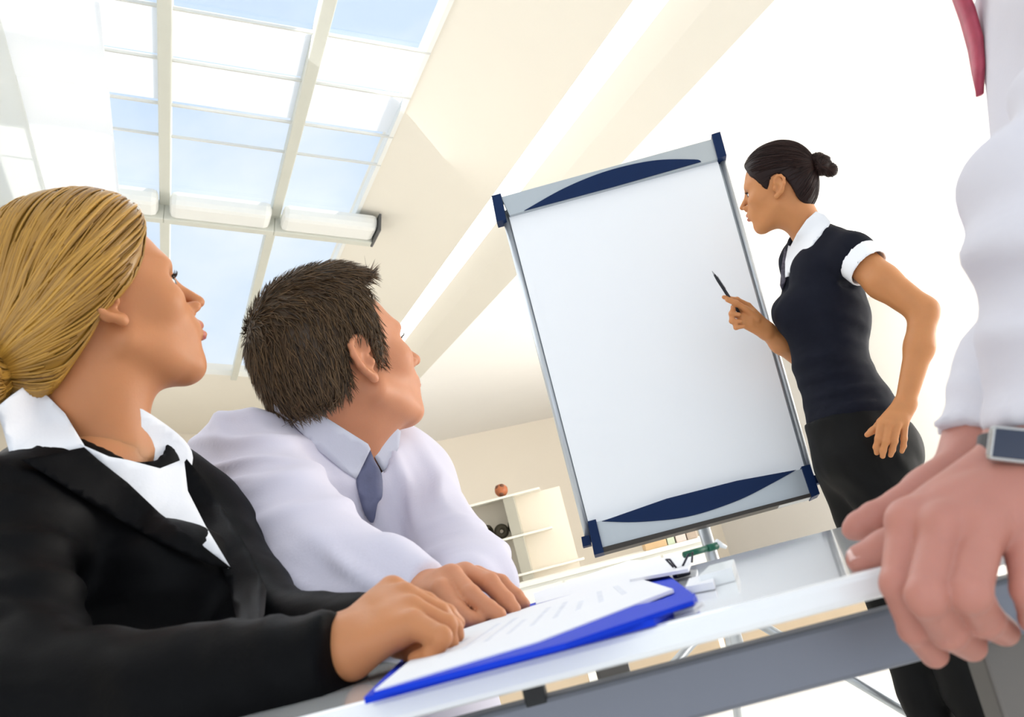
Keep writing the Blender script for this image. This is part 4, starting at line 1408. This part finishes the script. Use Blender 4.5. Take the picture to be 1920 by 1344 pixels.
# trousers of the seated man
mat('slacks_dark', (0.012, 0.012, 0.016), 0.8, spec=0.15, vary=(20, 0.2))
def seated_legs(hip, fwd, side_, seat_z, m, parent, reach=.40):
    hip = np.array((hip[0], hip[1], seat_z + .09)); fwd = np.array(fwd, float); fwd /= np.linalg.norm(fwd); side_ = np.array(side_, float); side_ /= np.linalg.norm(side_)
    f = Field(hip + np.array((-.65, -.65, -(seat_z + .1))), hip + np.array((.65, .65, .2)), .013)
    f.ell(hip + np.array((0, 0, .02)), (.15, .15, .10))
    for s in (-1, 1):
        h_ = hip + side_ * .09 * s
        k_ = h_ + fwd * reach + np.array((0, 0, -.01))
        a_ = k_ * np.array((1, 1, 0)) + np.array((0, 0, .06)) - fwd * .03
        f.cap(h_, k_, .080, .058, k=.03); f.cap(k_, a_, .056, .040, k=.03)
        f.cap(a_ + np.array((0, 0, -.02)), a_ + fwd * .16 + np.array((0, 0, -.03)), .036, .028, k=.02)
    np_mesh('trousers', *f.surface(), m, parent)
pm_ = P(745, 1340, 1.57)
seated_legs((pm_.x, pm_.y), (.35, -1, 0), sideM * np.array((1, 1, 0)), .42, 'slacks_dark', wm, .22)
pb_ = P(330, 1400, 1.12)
seated_legs((pb_.x, pb_.y), (1, -.1, 0), (.1, 1, 0), .42, 'jacket_black', wb, .28)
# ------------------------------------------------------------------ standing woman at the flip chart
mat('vest_navy', (0.006, 0.007, 0.014), 0.8, spec=0.15, vary=(20, 0.2), bump=(500, 0.2))
mat('trouser_black', (0.004, 0.004, 0.004), 0.7, spec=0.15, vary=(20, 0.2), bump=(500, 0.1))
mat('shirt_white', (0.88, 0.89, 0.92), 0.75, vary=(10, 0.02), bump=(300, 0.08))
mat('tie_dark', (0.10, 0.09, 0.12), 0.5, vary=(120, 0.9), bump=(300, 0.1))
hair_mat('hair_dark', (0.006, 0.002, 0.002), (0.030, 0.012, 0.009), 0.5)
MATS['hair_dark'].node_tree.nodes['Principled BSDF'].inputs['Specular IOR Level'].default_value = 0.2
mat('brow_dark', (0.03, 0.015, 0.01), 0.6, vary=(80, 0.2))
mat('shoe_black', (0.01, 0.01, 0.01), 0.3, vary=(20, 0.2))

hp = Head((1456, 351), 2.76, 1, 156, 8, 0, s=0.975, h=0.003)
wp = empty('person', (P(1700, 1300, 2.78).x, 2.78, 0), 'person with a dark hair bun and black vest pointing a pen at the flip chart', 'person')
NbP = A3(1527, 448, 2.84)
headP = hp.build([A3(1490, 396, 2.825), NbP], [0.047, 0.055])
# hand resting on the hip
wN = A3(1697, 757, 2.60)
mN = [A3(1652, 792, 2.585), A3(1667, 796, 2.575), A3(1682, 796, 2.575), A3(1695, 793, 2.585)]
fN = [[(A3(1647, 822, 2.580), .0088), (A3(1643, 838, 2.588), .0080), (A3(1644, 849, 2.598), .0068)],
      [(A3(1661, 828, 2.570), .0090), (A3(1656, 844, 2.578), .0082), (A3(1655, 855, 2.588), .0070)],
      [(A3(1677, 827, 2.570), .0088), (A3(1673, 843, 2.578), .0080), (A3(1670, 853, 2.588), .0068)],
      [(A3(1695, 822, 2.580), .0080), (A3(1694, 836, 2.586), .0072), (A3(1691, 846, 2.594), .0062)]]
tN = [(A3(1668, 778, 2.60), .0125), (A3(1648, 797, 2.60), .0100), (A3(1635, 808, 2.605), .0088), (A3(1626, 815, 2.61), .0072)]
eN = A3(1732, 584, 2.62)
hf = hand_field(wN, .0245, mN, fN, tN, 0.0026, mr=0.0118, arm=[(A3(1600, 478, 2.72), .046), (A3(1655, 528, 2.66), .045), (eN, .037), (A3(1724, 650, 2.61), .036), (wN, .0245)])
handPN = hf.surface()
# hand with the pen
wF = A3(1437, 620, 2.87)
mF = [A3(1402, 574, 2.85), A3(1396, 583, 2.835), A3(1392, 594, 2.825), A3(1392, 606, 2.82)]
fF = [[(A3(1382, 562, 2.82), .0078), (A3(1368, 560, 2.80), .0070), (A3(1357, 557, 2.79), .0058)],
      [(A3(1376, 576, 2.81), .0080), (A3(1372, 588, 2.80), .0072), (A3(1386, 590, 2.80), .0062)],
      [(A3(1372, 588, 2.805), .0078), (A3(1372, 602, 2.80), .0070), (A3(1388, 603, 2.80), .0060)],
      [(A3(1376, 602, 2.805), .0072), (A3(1380, 614, 2.80), .0064), (A3(1394, 612, 2.80), .0056)]]
tF = [(A3(1418, 598, 2.84), .0125), (A3(1398, 580, 2.815), .0095), (A3(1380, 568, 2.795), .0085), (A3(1364, 562, 2.785), .0068)]
hf = hand_field(wF, .0240, mF, fF, tF, 0.0022, mr=0.0112, arm=[(A3(1500, 665, 2.96), .036), (A3(1465, 642, 2.91), .031), (wF, .024)])
handPF = hf.surface()
sideP = np.array((-.42, -.90, 0))
tf = Field(NbP - np.array((.30, .35, .75)), NbP + np.array((.40, .35, .1)), 0.013)
tf.cap(NbP, A3(1545, 560, 2.86), .045, .06, k=.03)
tf.cap(A3(1545, 560, 2.86), A3(1590, 800, 2.84), .06, .06, k=.03)
tf.cap(NbP, A3(1600, 478, 2.72), .045, .046, k=.03)
tf.cap(A3(1500, 490, 2.98), A3(1500, 665, 2.96), .04, .035, k=.03)
tf.cap(NbP, A3(1500, 490, 2.98), .04, .04, k=.03)
body = join_parts([headP, (relax(*handPN, 1, .4), handPN[1]), (relax(*handPF, 1, .4), handPF[1]), tf.surface()])
np_mesh('body', *body, 'skin_olive', wp)
hp.face_parts(wp, 'brow_dark')
for (p3, p2) in ((fN[i][2][0], fN[i][1][0]) for i in range(4)):
    nail(wp, p3 + np.array((0, -.006, 0)), p3 - p2, (0, -1, 0.3), 0.0045)

# hair pulled back into a bun
f = Field((-0.13, -0.10, -0.10), (0.115, 0.10, 0.165), 0.003)
f.ell((-0.010, 0, 0.048), (0.104, 0.081, 0.104))
f.ell((0.030, 0, 0.042), (0.070, 0.069, 0.088), k=0.03)
f.ell((-0.048, 0, -0.010), (0.058, 0.062, 0.066), k=0.035)
f.poly_xz([(0.10, 0.19), (0.093, 0.100), (0.082, 0.078), (0.068, 0.050), (0.050, 0.032), (0.038, 0.012), (0.026, -0.006), (0.018, 0.004), (0.008, 0.028), (-0.010, 0.036), (-0.028, 0.022), (-0.044, -0.010), (-0.054, -0.045), (-0.068, -0.066), (-0.10, -0.072), (-0.15, -0.05), (-0.15, 0.19)], k=0.006)
HV, HQ = f.surface()
HV = relax(HV, HQ, 1, 0.5)
bunP = np.array((-0.104, 0.0, 0.050))
def flowP(p):
    d = bunP - p
    return d / (np.linalg.norm(d, axis=1)[:, None] + 1e-6)
strands('hair', HV, HQ, hp, 1000, 8, 0.013, flowP, 0.0013, 'hair_dark', wp, long=True, lift=0.0007, jit=0.05, base_val=0.3)
f = Field(bunP + np.array((-.085, -.06, -.075)), bunP + np.array((.04, .06, .06)), 0.0028)
for c, r in (((-0.016, 0, 0.012), .026), ((-0.024, .010, -0.010), .024), ((-0.046, -.004, -0.020), .021), ((-0.020, -.014, -.004), .024), ((-0.036, .004, 0.006), .017)):
    f.ell(bunP + np.array(c), r, k=0.004)
BV, BQ = f.surface()
def flowQ(p):
    d = p - (bunP + np.array((-.028, 0, -.005)))
    return np.stack([-d[:, 2], 0.3 + 0 * d[:, 0], d[:, 0]], 1) / (np.linalg.norm(d, axis=1)[:, None] + 1e-6)
strands('hair_bun', BV, BQ, hp, 320, 7, 0.007, flowQ, 0.0016, 'hair_dark', wp, long=True, lift=0.001, jit=0.1, base_val=0.3)

# knitted vest
f = Field((0.10, 2.40, 0.80), (1.30, 3.25, 1.65), 0.0085)
f.ecap(A3(1548, 520, 2.86), A3(1552, 600, 2.86), (.150, .098), (.140, .112), sideP)
f.ecap(A3(1552, 600, 2.86), A3(1556, 680, 2.85), (.135, .105), (.118, .092), sideP, k=.04)
f.ecap(A3(1556, 680, 2.85), A3(1598, 780, 2.84), (.120, .094), (.155, .125), sideP, k=.04)
f.ell(A3(1492, 592, 2.80), (.058, .058, .062), k=.05)
f.ell(A3(1482, 588, 2.95), (.055, .055, .060), k=.05)
f.cap(A3(1545, 448, 2.82), A3(1598, 478, 2.72), .048, .056, k=.04)
f.cap(A3(1505, 460, 2.90), A3(1500, 490, 2.98), .045, .055, k=.04)
f.cap(A3(1598, 478, 2.72), A3(1626, 500, 2.69), .060, .057, k=.03)
f.cap(A3(1500, 490, 2.98), A3(1498, 560, 2.98), .055, .050, k=.03)
f.cut_ball_plane(A3(1612, 488, 2.70), A3(1655, 528, 2.66) - A3(1598, 478, 2.72), .085)
pl = A3(1585, 790, 2.7); f.plane(pl, A3(1640, 955, 2.7) - A3(1600, 800, 2.7) , k=.006)
f.cap(A3(1490, 405, 2.825), A3(1520, 446, 2.84), .065, .056, k=.01, op='sub')
VV_, VQ_ = f.surface()
VV_ = relax(VV_, VQ_, 1, .5)
VV_ = folds(VV_, VQ_, [(A3(1560, 700, 2.72), (0, 0, 1), .14, .055, .006), (A3(1620, 600, 2.72), (.6, 0, 1), .09, .06, .004), (A3(1600, 760, 2.7), (.2, 0, 1), .1, .05, .005)], 0.0015)
np_mesh('vest', VV_, VQ_, 'vest_navy', wp)
# white sleeve under the cap sleeve
f = Field(A3(1610, 490, 2.70) - 0.14, A3(1610, 490, 2.70) + 0.14, 0.004)
ad = A3(1655, 528, 2.66) - A3(1598, 478, 2.72); ad /= np.linalg.norm(ad)
q0 = A3(1606, 483, 2.71)
f.cap(q0, q0 + ad * 0.058, .0620, .0580)
f.cap(q0 - ad * .1, q0 + ad * 0.14, .053, .053, op='sub')
f.plane(q0 + ad * 0.052, ad, k=.003); f.plane(q0 + ad * 0.004, -ad)
np_mesh('white_sleeve', *f.surface(), 'shirt_white', wp)
vb = bvh_of((VV_, VQ_), headP)
patch('shirt_collar', [(1530, 396), (1546, 402), (1558, 416), (1552, 428), (1530, 452), (1506, 484), (1484, 520), (1477, 502), (1478, 470), (1494, 438), (1512, 412)], vb, 'shirt_white', wp, lift=.014, thick=.005, step=7, relaxn=8)
patch('shirt_front', [(1478, 460), (1472, 490), (1472, 520), (1480, 518), (1492, 490), (1490, 465)], vb, 'shirt_white', wp, lift=.005, thick=.006, step=6, relaxn=8)
patch('tie', [(1471, 465), (1477, 470), (1477, 500), (1474, 525), (1466, 545), (1462, 535), (1465, 500)], vb, 'tie_dark', wp, lift=.012, thick=.008, step=6, relaxn=10)

# trousers
f = Field((0.15, 2.35, 0.04), (1.55, 3.25, 1.10), 0.010)
hipN, hipF = A3(1632, 860, 2.75), A3(1592, 872, 2.90)
f.ecap(A3(1590, 775, 2.84), A3(1616, 850, 2.83), (.150, .122), (.165, .130), sideP)
f.ell(A3(1668, 845, 2.80), (.085, .10, .095), k=.05)
def leg(hip, k1, foot, r):
    f.cap(hip, k1, r[0], r[1], k=.04)
    f.cap(k1, foot, r[1], r[2], k=.03)
d1 = A3(1735, 1300, 2.85); d2 = A3(1828, 1300, 2.72)
def ground(a, b, z):
    t = (z - a[2]) / (b[2] - a[2])
    return a + (b - a) * t
kF = hipF + (d1 - hipF) * 0.98; gF = ground(hipF, d1, 0.07)
kN = hipN + (d2 - hipN) * 0.98; gN = ground(hipN, d2, 0.07)
leg(hipF, kF, gF, (.092, .066, .060)); leg(hipN, kN, gN, (.098, .068, .060))
f.plane(A3(1590, 770, 2.7), -(A3(1640, 955, 2.7) - A3(1600, 800, 2.7)))
TV, TQ = f.surface()
TV = relax(TV, TQ, 1, .5)
TV = folds(TV, TQ, [(A3(1590, 900, 2.72), (1, 0, .5), .14, .07, .006), (A3(1650, 960, 2.72), (.6, 0, 1), .12, .06, .004)], 0.0015)
np_mesh('trousers', TV, TQ, 'trouser_black', wp)
for g in (gF, gN):
    f = Field(g + np.array((-.26, -.08, -.075)), g + np.array((.10, .08, .05)), .006)
    f.cap(g + np.array((.02, 0, -.03)), g + np.array((-.16, .03, -.045)), .036, .026, k=.02)
    f.plane((0, 0, 0.0), (0, 0, -1))
    np_mesh('shoe', *f.surface(), 'shoe_black', wp)
# pen
p0, p1 = P(1335, 508, 2.775), P(1374, 568, 2.80)
pn = empty('pen', p1, 'slim dark pen held up before the flip chart', 'pen')
mat('pen_dark', (0.02, 0.022, 0.028), 0.3, 0.4, vary=(40, 0.2)); mat('pen_metal', (0.35, 0.36, 0.38), 0.3, 0.8, vary=(40, 0.1))
dp = p1 - p0
tube('pen_tip', [p0, p0 + dp * 0.12], [0.0008, 0.003], 'pen_metal', pn, 10)
tube('pen_barrel', [p0 + dp * 0.12, p0 + dp * 0.3, p1, p1 + dp * 0.35], [0.0032, 0.0046, 0.0046, 0.004], 'pen_dark', pn, 10)
tube('pen_clip', [p0 + dp * 0.2 + Vector((.003, -.006, .002)), p0 + dp * 0.6 + Vector((.003, -.006, .002))], 0.0010, 'pen_metal', pn, 6)
# ------------------------------------------------------------------ person at the right edge, hands on the table edge
mat('shirt_pale', (0.68, 0.66, 0.705), 0.8, vary=(8, 0.02), bump=(380, 0.06))
mat('tie_red', (0.42, 0.06, 0.10), 0.5, vary=(60, 0.4), bump=(300, 0.1))
mat('watch_steel', (0.45, 0.45, 0.45), 0.25, 0.9, vary=(20, 0.1))
mat('watch_blue', (0.02, 0.03, 0.06), 0.15, vary=(20, 0.1))
mat('strap_black', (0.02, 0.02, 0.022), 0.5, vary=(20, 0.1))
mat('slacks_grey', (0.03, 0.03, 0.035), 0.8, vary=(20, 0.1))
wf = empty('person', (0.60, 0.80, 0.45), 'person in a white shirt with red tie gripping the table edge at the right', 'person')
# near (left) hand: thumb on the top, fingers over the edge
wL = A3(1962, 862, .578)
mL = [A3(1704, 982, .572), A3(1766, 992, .556), A3(1842, 994, .550), A3(1918, 992, .552)]
fL = [[(A3(1686, 1094, .556), .0098), (A3(1716, 1176, .570), .0090), (A3(1752, 1226, .588), .0078)],
      [(A3(1738, 1118, .532), .0106), (A3(1778, 1182, .556), .0097), (A3(1822, 1212, .582), .0082)],
      [(A3(1818, 1110, .528), .0104), (A3(1846, 1160, .552), .0095), (A3(1884, 1184, .580), .0080)],
      [(A3(1932, 1104, .533), .0094), (A3(1944, 1158, .554), .0086), (A3(1966, 1180, .580), .0074)]]
tL = [(A3(1812, 945, .592), .015), (A3(1728, 998, .600), .0118), (A3(1662, 1030, .607), .0108), (A3(1616, 1048, .612), .0092)]
hf = hand_field(wL, .0285, mL, fL, tL, 0.0016, mr=0.0122, kp=.0075, kf=.0018, arm=[(A3(2010, 640, .575), .036), (A3(1972, 800, .578), .030), (wL, .0285)])
for i_, p_ in enumerate(mL):                    # tendons on the back of the hand
    a_ = wL + (p_ - wL) * 0.35 + np.array((0, -.0155, .003)); b_ = p_ + np.array((0, -.0090, .004))
    hf.cap(a_, b_, .0030, .0042, k=.010)
hf.ell(mL[0] + np.array((0, -.004, .002)), .0118, k=.006)
for p_ in mL[1:]: hf.ell(p_ + np.array((0, -.004, .002)), .0118, k=.006)
handL = hf.surface()
# far (right) hand behind it
wR = A3(1838, 860, .690)
mR = [A3(1690, 950, .665), A3(1706, 944, .69), A3(1722, 942, .712), A3(1740, 942, .735)]
fR = [[(A3(1640, 970, .660), .0098), (A3(1612, 985, .662), .0088), (A3(1600, 992, .665), .0074)],
      [(A3(1655, 965, .69), .0098), (A3(1628, 982, .69), .0088), (A3(1614, 992, .69), .0074)],
      [(A3(1672, 965, .72), .0096), (A3(1650, 980, .72), .0086), (A3(1640, 990, .72), .0072)],
      [(A3(1695, 965, .745), .0088), (A3(1675, 980, .745), .0080), (A3(1668, 988, .745), .0068)]]
tR = [(A3(1790, 925, .665), .014), (A3(1745, 972, .648), .0115), (A3(1710, 1000, .644), .0105), (A3(1690, 1012, .644), .009)]
hf = hand_field(wR, .0265, mR, fR, tR, 0.002, mr=0.0125, kp=.009, kf=.002, arm=[(A3(1918, 700, .72), .030), (A3(1868, 810, .695), .027), (wR, .026)])
handR = hf.surface()
TX_ = .598
shF, shN = np.array((TX_ - .01, .92, 1.17)), np.array((TX_ - .01, .62, 1.14))
tf = Field((.36, .55, .46), (.90, 1.0, 1.30), .013)
tf.cap((TX_, .78, 1.14), (TX_ + .03, .80, .60), .08, .09, k=.03)
tf.cap(shF, shN, .045, .045, k=.03)
hq = Head((1700, -700), .80, -1, 180, 0, 0, s=1.0, male=True, h=.0035)
hq.c = np.array((TX_ - .07, .785, 1.44))
headQ = hq.build([np.array((TX_ - .035, .785, 1.32)), np.array((TX_ - .01, .785, 1.20))], [.058, .060])
body = join_parts([headQ, (relax(*handL, 1, .4), handL[1]), (relax(*handR, 1, .4), handR[1]), tf.surface()])
np_mesh('body', *body, 'skin_pink', wf)
hq.face_parts(wf, 'brow_brown')
f = Field((-0.135, -0.105, -0.10), (0.125, 0.105, 0.155), 0.005)
f.ell((-0.012, 0, 0.044), (0.109, 0.085, 0.092)); f.ell((-0.050, 0, -0.005), (0.062, 0.068, 0.068), k=0.035)
f.poly_xz([(0.125, 0.16), (0.112, 0.105), (0.070, 0.088), (0.044, 0.040), (0.030, -0.012), (-0.034, 0.000), (-0.060, -0.066), (-0.13, -0.072), (-0.16, 0.16)], k=0.006)
HV, HQ = f.surface()
strands('hair', HV, HQ, hq, 500, 4, 0.0065, flowM, 0.0012, 'hair_brown', wf, lift=0.004, jit=0.22, base_val=0.25)
nail(wf, tL[3][0] + np.array((-.001, -.0045, .0075)), tL[3][0] - tL[2][0], (0, -.55, 1), 0.0070)
nail(wf, fR[0][2][0] + np.array((-.001, -.005, .0045)), fR[0][2][0] - fR[0][1][0], (0, -.7, .8), 0.0058)
# shirt
f = Field((.16, .44, .50), (.86, 1.10, 1.32), .006)
f.ecap((TX_, .785, 1.13), (TX_ + .005, .79, .80), (.175, .112), (.165, .135), (0, 1, 0))
f.ecap((TX_ + .005, .79, .80), (TX_ + .04, .80, .56), (.165, .135), (.17, .13), (0, 1, 0), k=.04)
f.cap((TX_ - .01, .77, 1.19), shN, .055, .062, k=.04); f.cap((TX_ - .01, .80, 1.19), shF, .055, .062, k=.04)
elN, elF = A3(2008, 395, .56), A3(2010, 540, .80)
f.cap(shN, elN, .062, .053, k=.03)
f.cap(elN, A3(2008, 640, .572), .052, .043, k=.025)
f.cap(A3(2008, 640, .572), A3(1990, 840, .578), .043, .0405, k=.02)
f.cap(shF, elF, .062, .052, k=.03)
f.cap(elF, A3(1918, 700, .72), .050, .043, k=.025)
f.cap(A3(1918, 700, .72), A3(1858, 845, .690), .041, .038, k=.02)
f.cut_ball_plane(A3(1968, 822, .578), A3(1964, 862, .578) - A3(1974, 760, .578), .08)
f.cut_ball_plane(A3(1856, 832, .690), A3(1838, 872, .690) - A3(1868, 780, .692), .075)
f.cap((TX_ - .035, .785, 1.32), (TX_ - .01, .785, 1.20), .066, .062, k=.01, op='sub')
SV2, SQ2 = f.surface()
SV2 = relax(SV2, SQ2, 1, .5)
SV2 = folds(SV2, SQ2, [(A3(1880, 400, .51), (.3, 0, 1), .07, .06, .010), (A3(1900, 620, .53), (.2, 0, 1), .06, .045, .008), (A3(1870, 200, .62), (.6, 0, 1), .10, .07, .011), (A3(1830, 740, .68), (1, 0, .4), .05, .035, .004)], .0006)
np_mesh('shirt', SV2, SQ2, 'shirt_pale', wf)
sb2 = bvh_of((SV2, SQ2))
# tie hangs in front of the belly
TYt = .905
def fx(z):
    h = sb2.ray_cast(Vector((-0.5, TYt, z)), Vector((1, 0, 0)))
    return h[0].x if h[0] is not None else .5
bm = bmesh.new()
prev = None
for z, w in ((1.27, .008), (1.24, .010), (1.21, .012), (1.18, .013), (1.15, .013), (1.125, .010), (1.10, .003)):
    x = fx(min(z, 1.16)) - .003
    ring = [bm.verts.new((x - t, TYt + s * w, z)) for t, s in ((.007, 0), (.005, 1), (0, 1), (0, -1), (.005, -1))]
    if prev:
        for k in range(5):
            bm.faces.new([prev[k], prev[(k + 1) % 5], ring[(k + 1) % 5], ring[k]])
    else:
        bm.faces.new(ring)
    prev = ring
bm.faces.new(list(reversed(prev)))
bm_obj('tie', bm, 'tie_red', wf, True)
# wrist watch
ax_w = Vector(A3(1960, 872, .578) - A3(1970, 790, .578)).normalized()
cw = Vector(A3(1952, 862, .578))
sx_ = Vector((1, 0, 0)); sx_ = (sx_ - ax_w * sx_.dot(ax_w)).normalized(); sy_ = ax_w.cross(sx_)
wt = empty('wrist_watch', cw, 'steel wrist watch with a dark blue face on the near wrist', 'watch')
bm = bmesh.new()
n = 36; rings = []
for i in range(n):
    a = 2 * math.pi * i / n
    d = sx_ * math.cos(a) + sy_ * math.sin(a)
    rings.append([bm.verts.new(cw + d * r + ax_w * h_) for r, h_ in ((.0300, -.008), (.0335, -.008), (.0335, .008), (.0300, .008))])
for i in range(n):
    a, b = rings[i], rings[(i + 1) % n]
    for k in range(4):
        bm.faces.new([a[k], a[(k + 1) % 4], b[(k + 1) % 4], b[k]])
bm_obj('strap', bm, 'strap_black', wt, False)
dv = (CAM - cw); dv = (dv - ax_w * dv.dot(ax_w)).normalized()
dv = (dv - Vector((1, 0, 0)) * 0.25); dv = (dv - ax_w * dv.dot(ax_w)).normalized()
tw = ax_w.cross(dv)
Mw = frame(cw + dv * .032, tw, ax_w, dv)
box('watch_case', Mw, (-.024, -.0100, 0), (.020, .0100, .008), 'watch_steel', wt, .003)
box('watch_face', Mw, (-.013, -.0078, .0075), (.016, .0078, .0088), 'watch_blue', wt, .0004)
for q_ in (-.0215, -.0185):
    box('strap_link', Mw, (q_, -.0085, .004), (q_ + .0018, .0085, .0088), 'strap_black', wt, .0003)
# trousers of the seated figure
f = Field((.30, .58, .02), (.92, 1.0, .66), .012)
f.ecap((.63, .70, .57), (.63, .90, .57), (.13, .11), (.13, .11), (1, 0, 0))
for y in (.70, .90):
    f.cap((.60, y, .53), (.58, y, .50), .085, .075, k=.03)
    f.cap((.58, y, .50), (.56, y, .06), .07, .05, k=.03)
np_mesh('trousers', *f.surface(), 'slacks_grey', wf)

# ------------------------------------------------------------------ stools under the seated people
mat('stool_grey', (0.10, 0.10, 0.11), 0.6, vary=(10, 0.1))
def stool(x, y, z, label, r=.17):
    s = empty('stool', (x, y, 0), label, 'stool', 'stools around the table')
    bm = bmesh.new()
    add_tube(bm, [(x, y, z - .06), (x, y, z - .05), (x, y, z - .01), (x, y, z)], [r * .9, r, r, r * .93], 28)
    bm_obj('seat', bm, 'stool_grey', s, True)
    for a in (0.8, 2.4, 3.9, 5.5):
        d = Vector((math.cos(a), math.sin(a), 0))
        tube('leg', [Vector((x, y, z - .05)) + d * r * .6, Vector((x, y, 0.0)) + d * r * .95], .012, 'chart_alu', s, 8)
stool(.72, .80, .44, 'grey round stool under the person at the right edge')
stool(pb_.x, pb_.y, .40, 'grey round stool under the person in the black jacket')
stool(pm_.x, pm_.y, .40, 'grey round stool under the person in the pale lilac shirt')
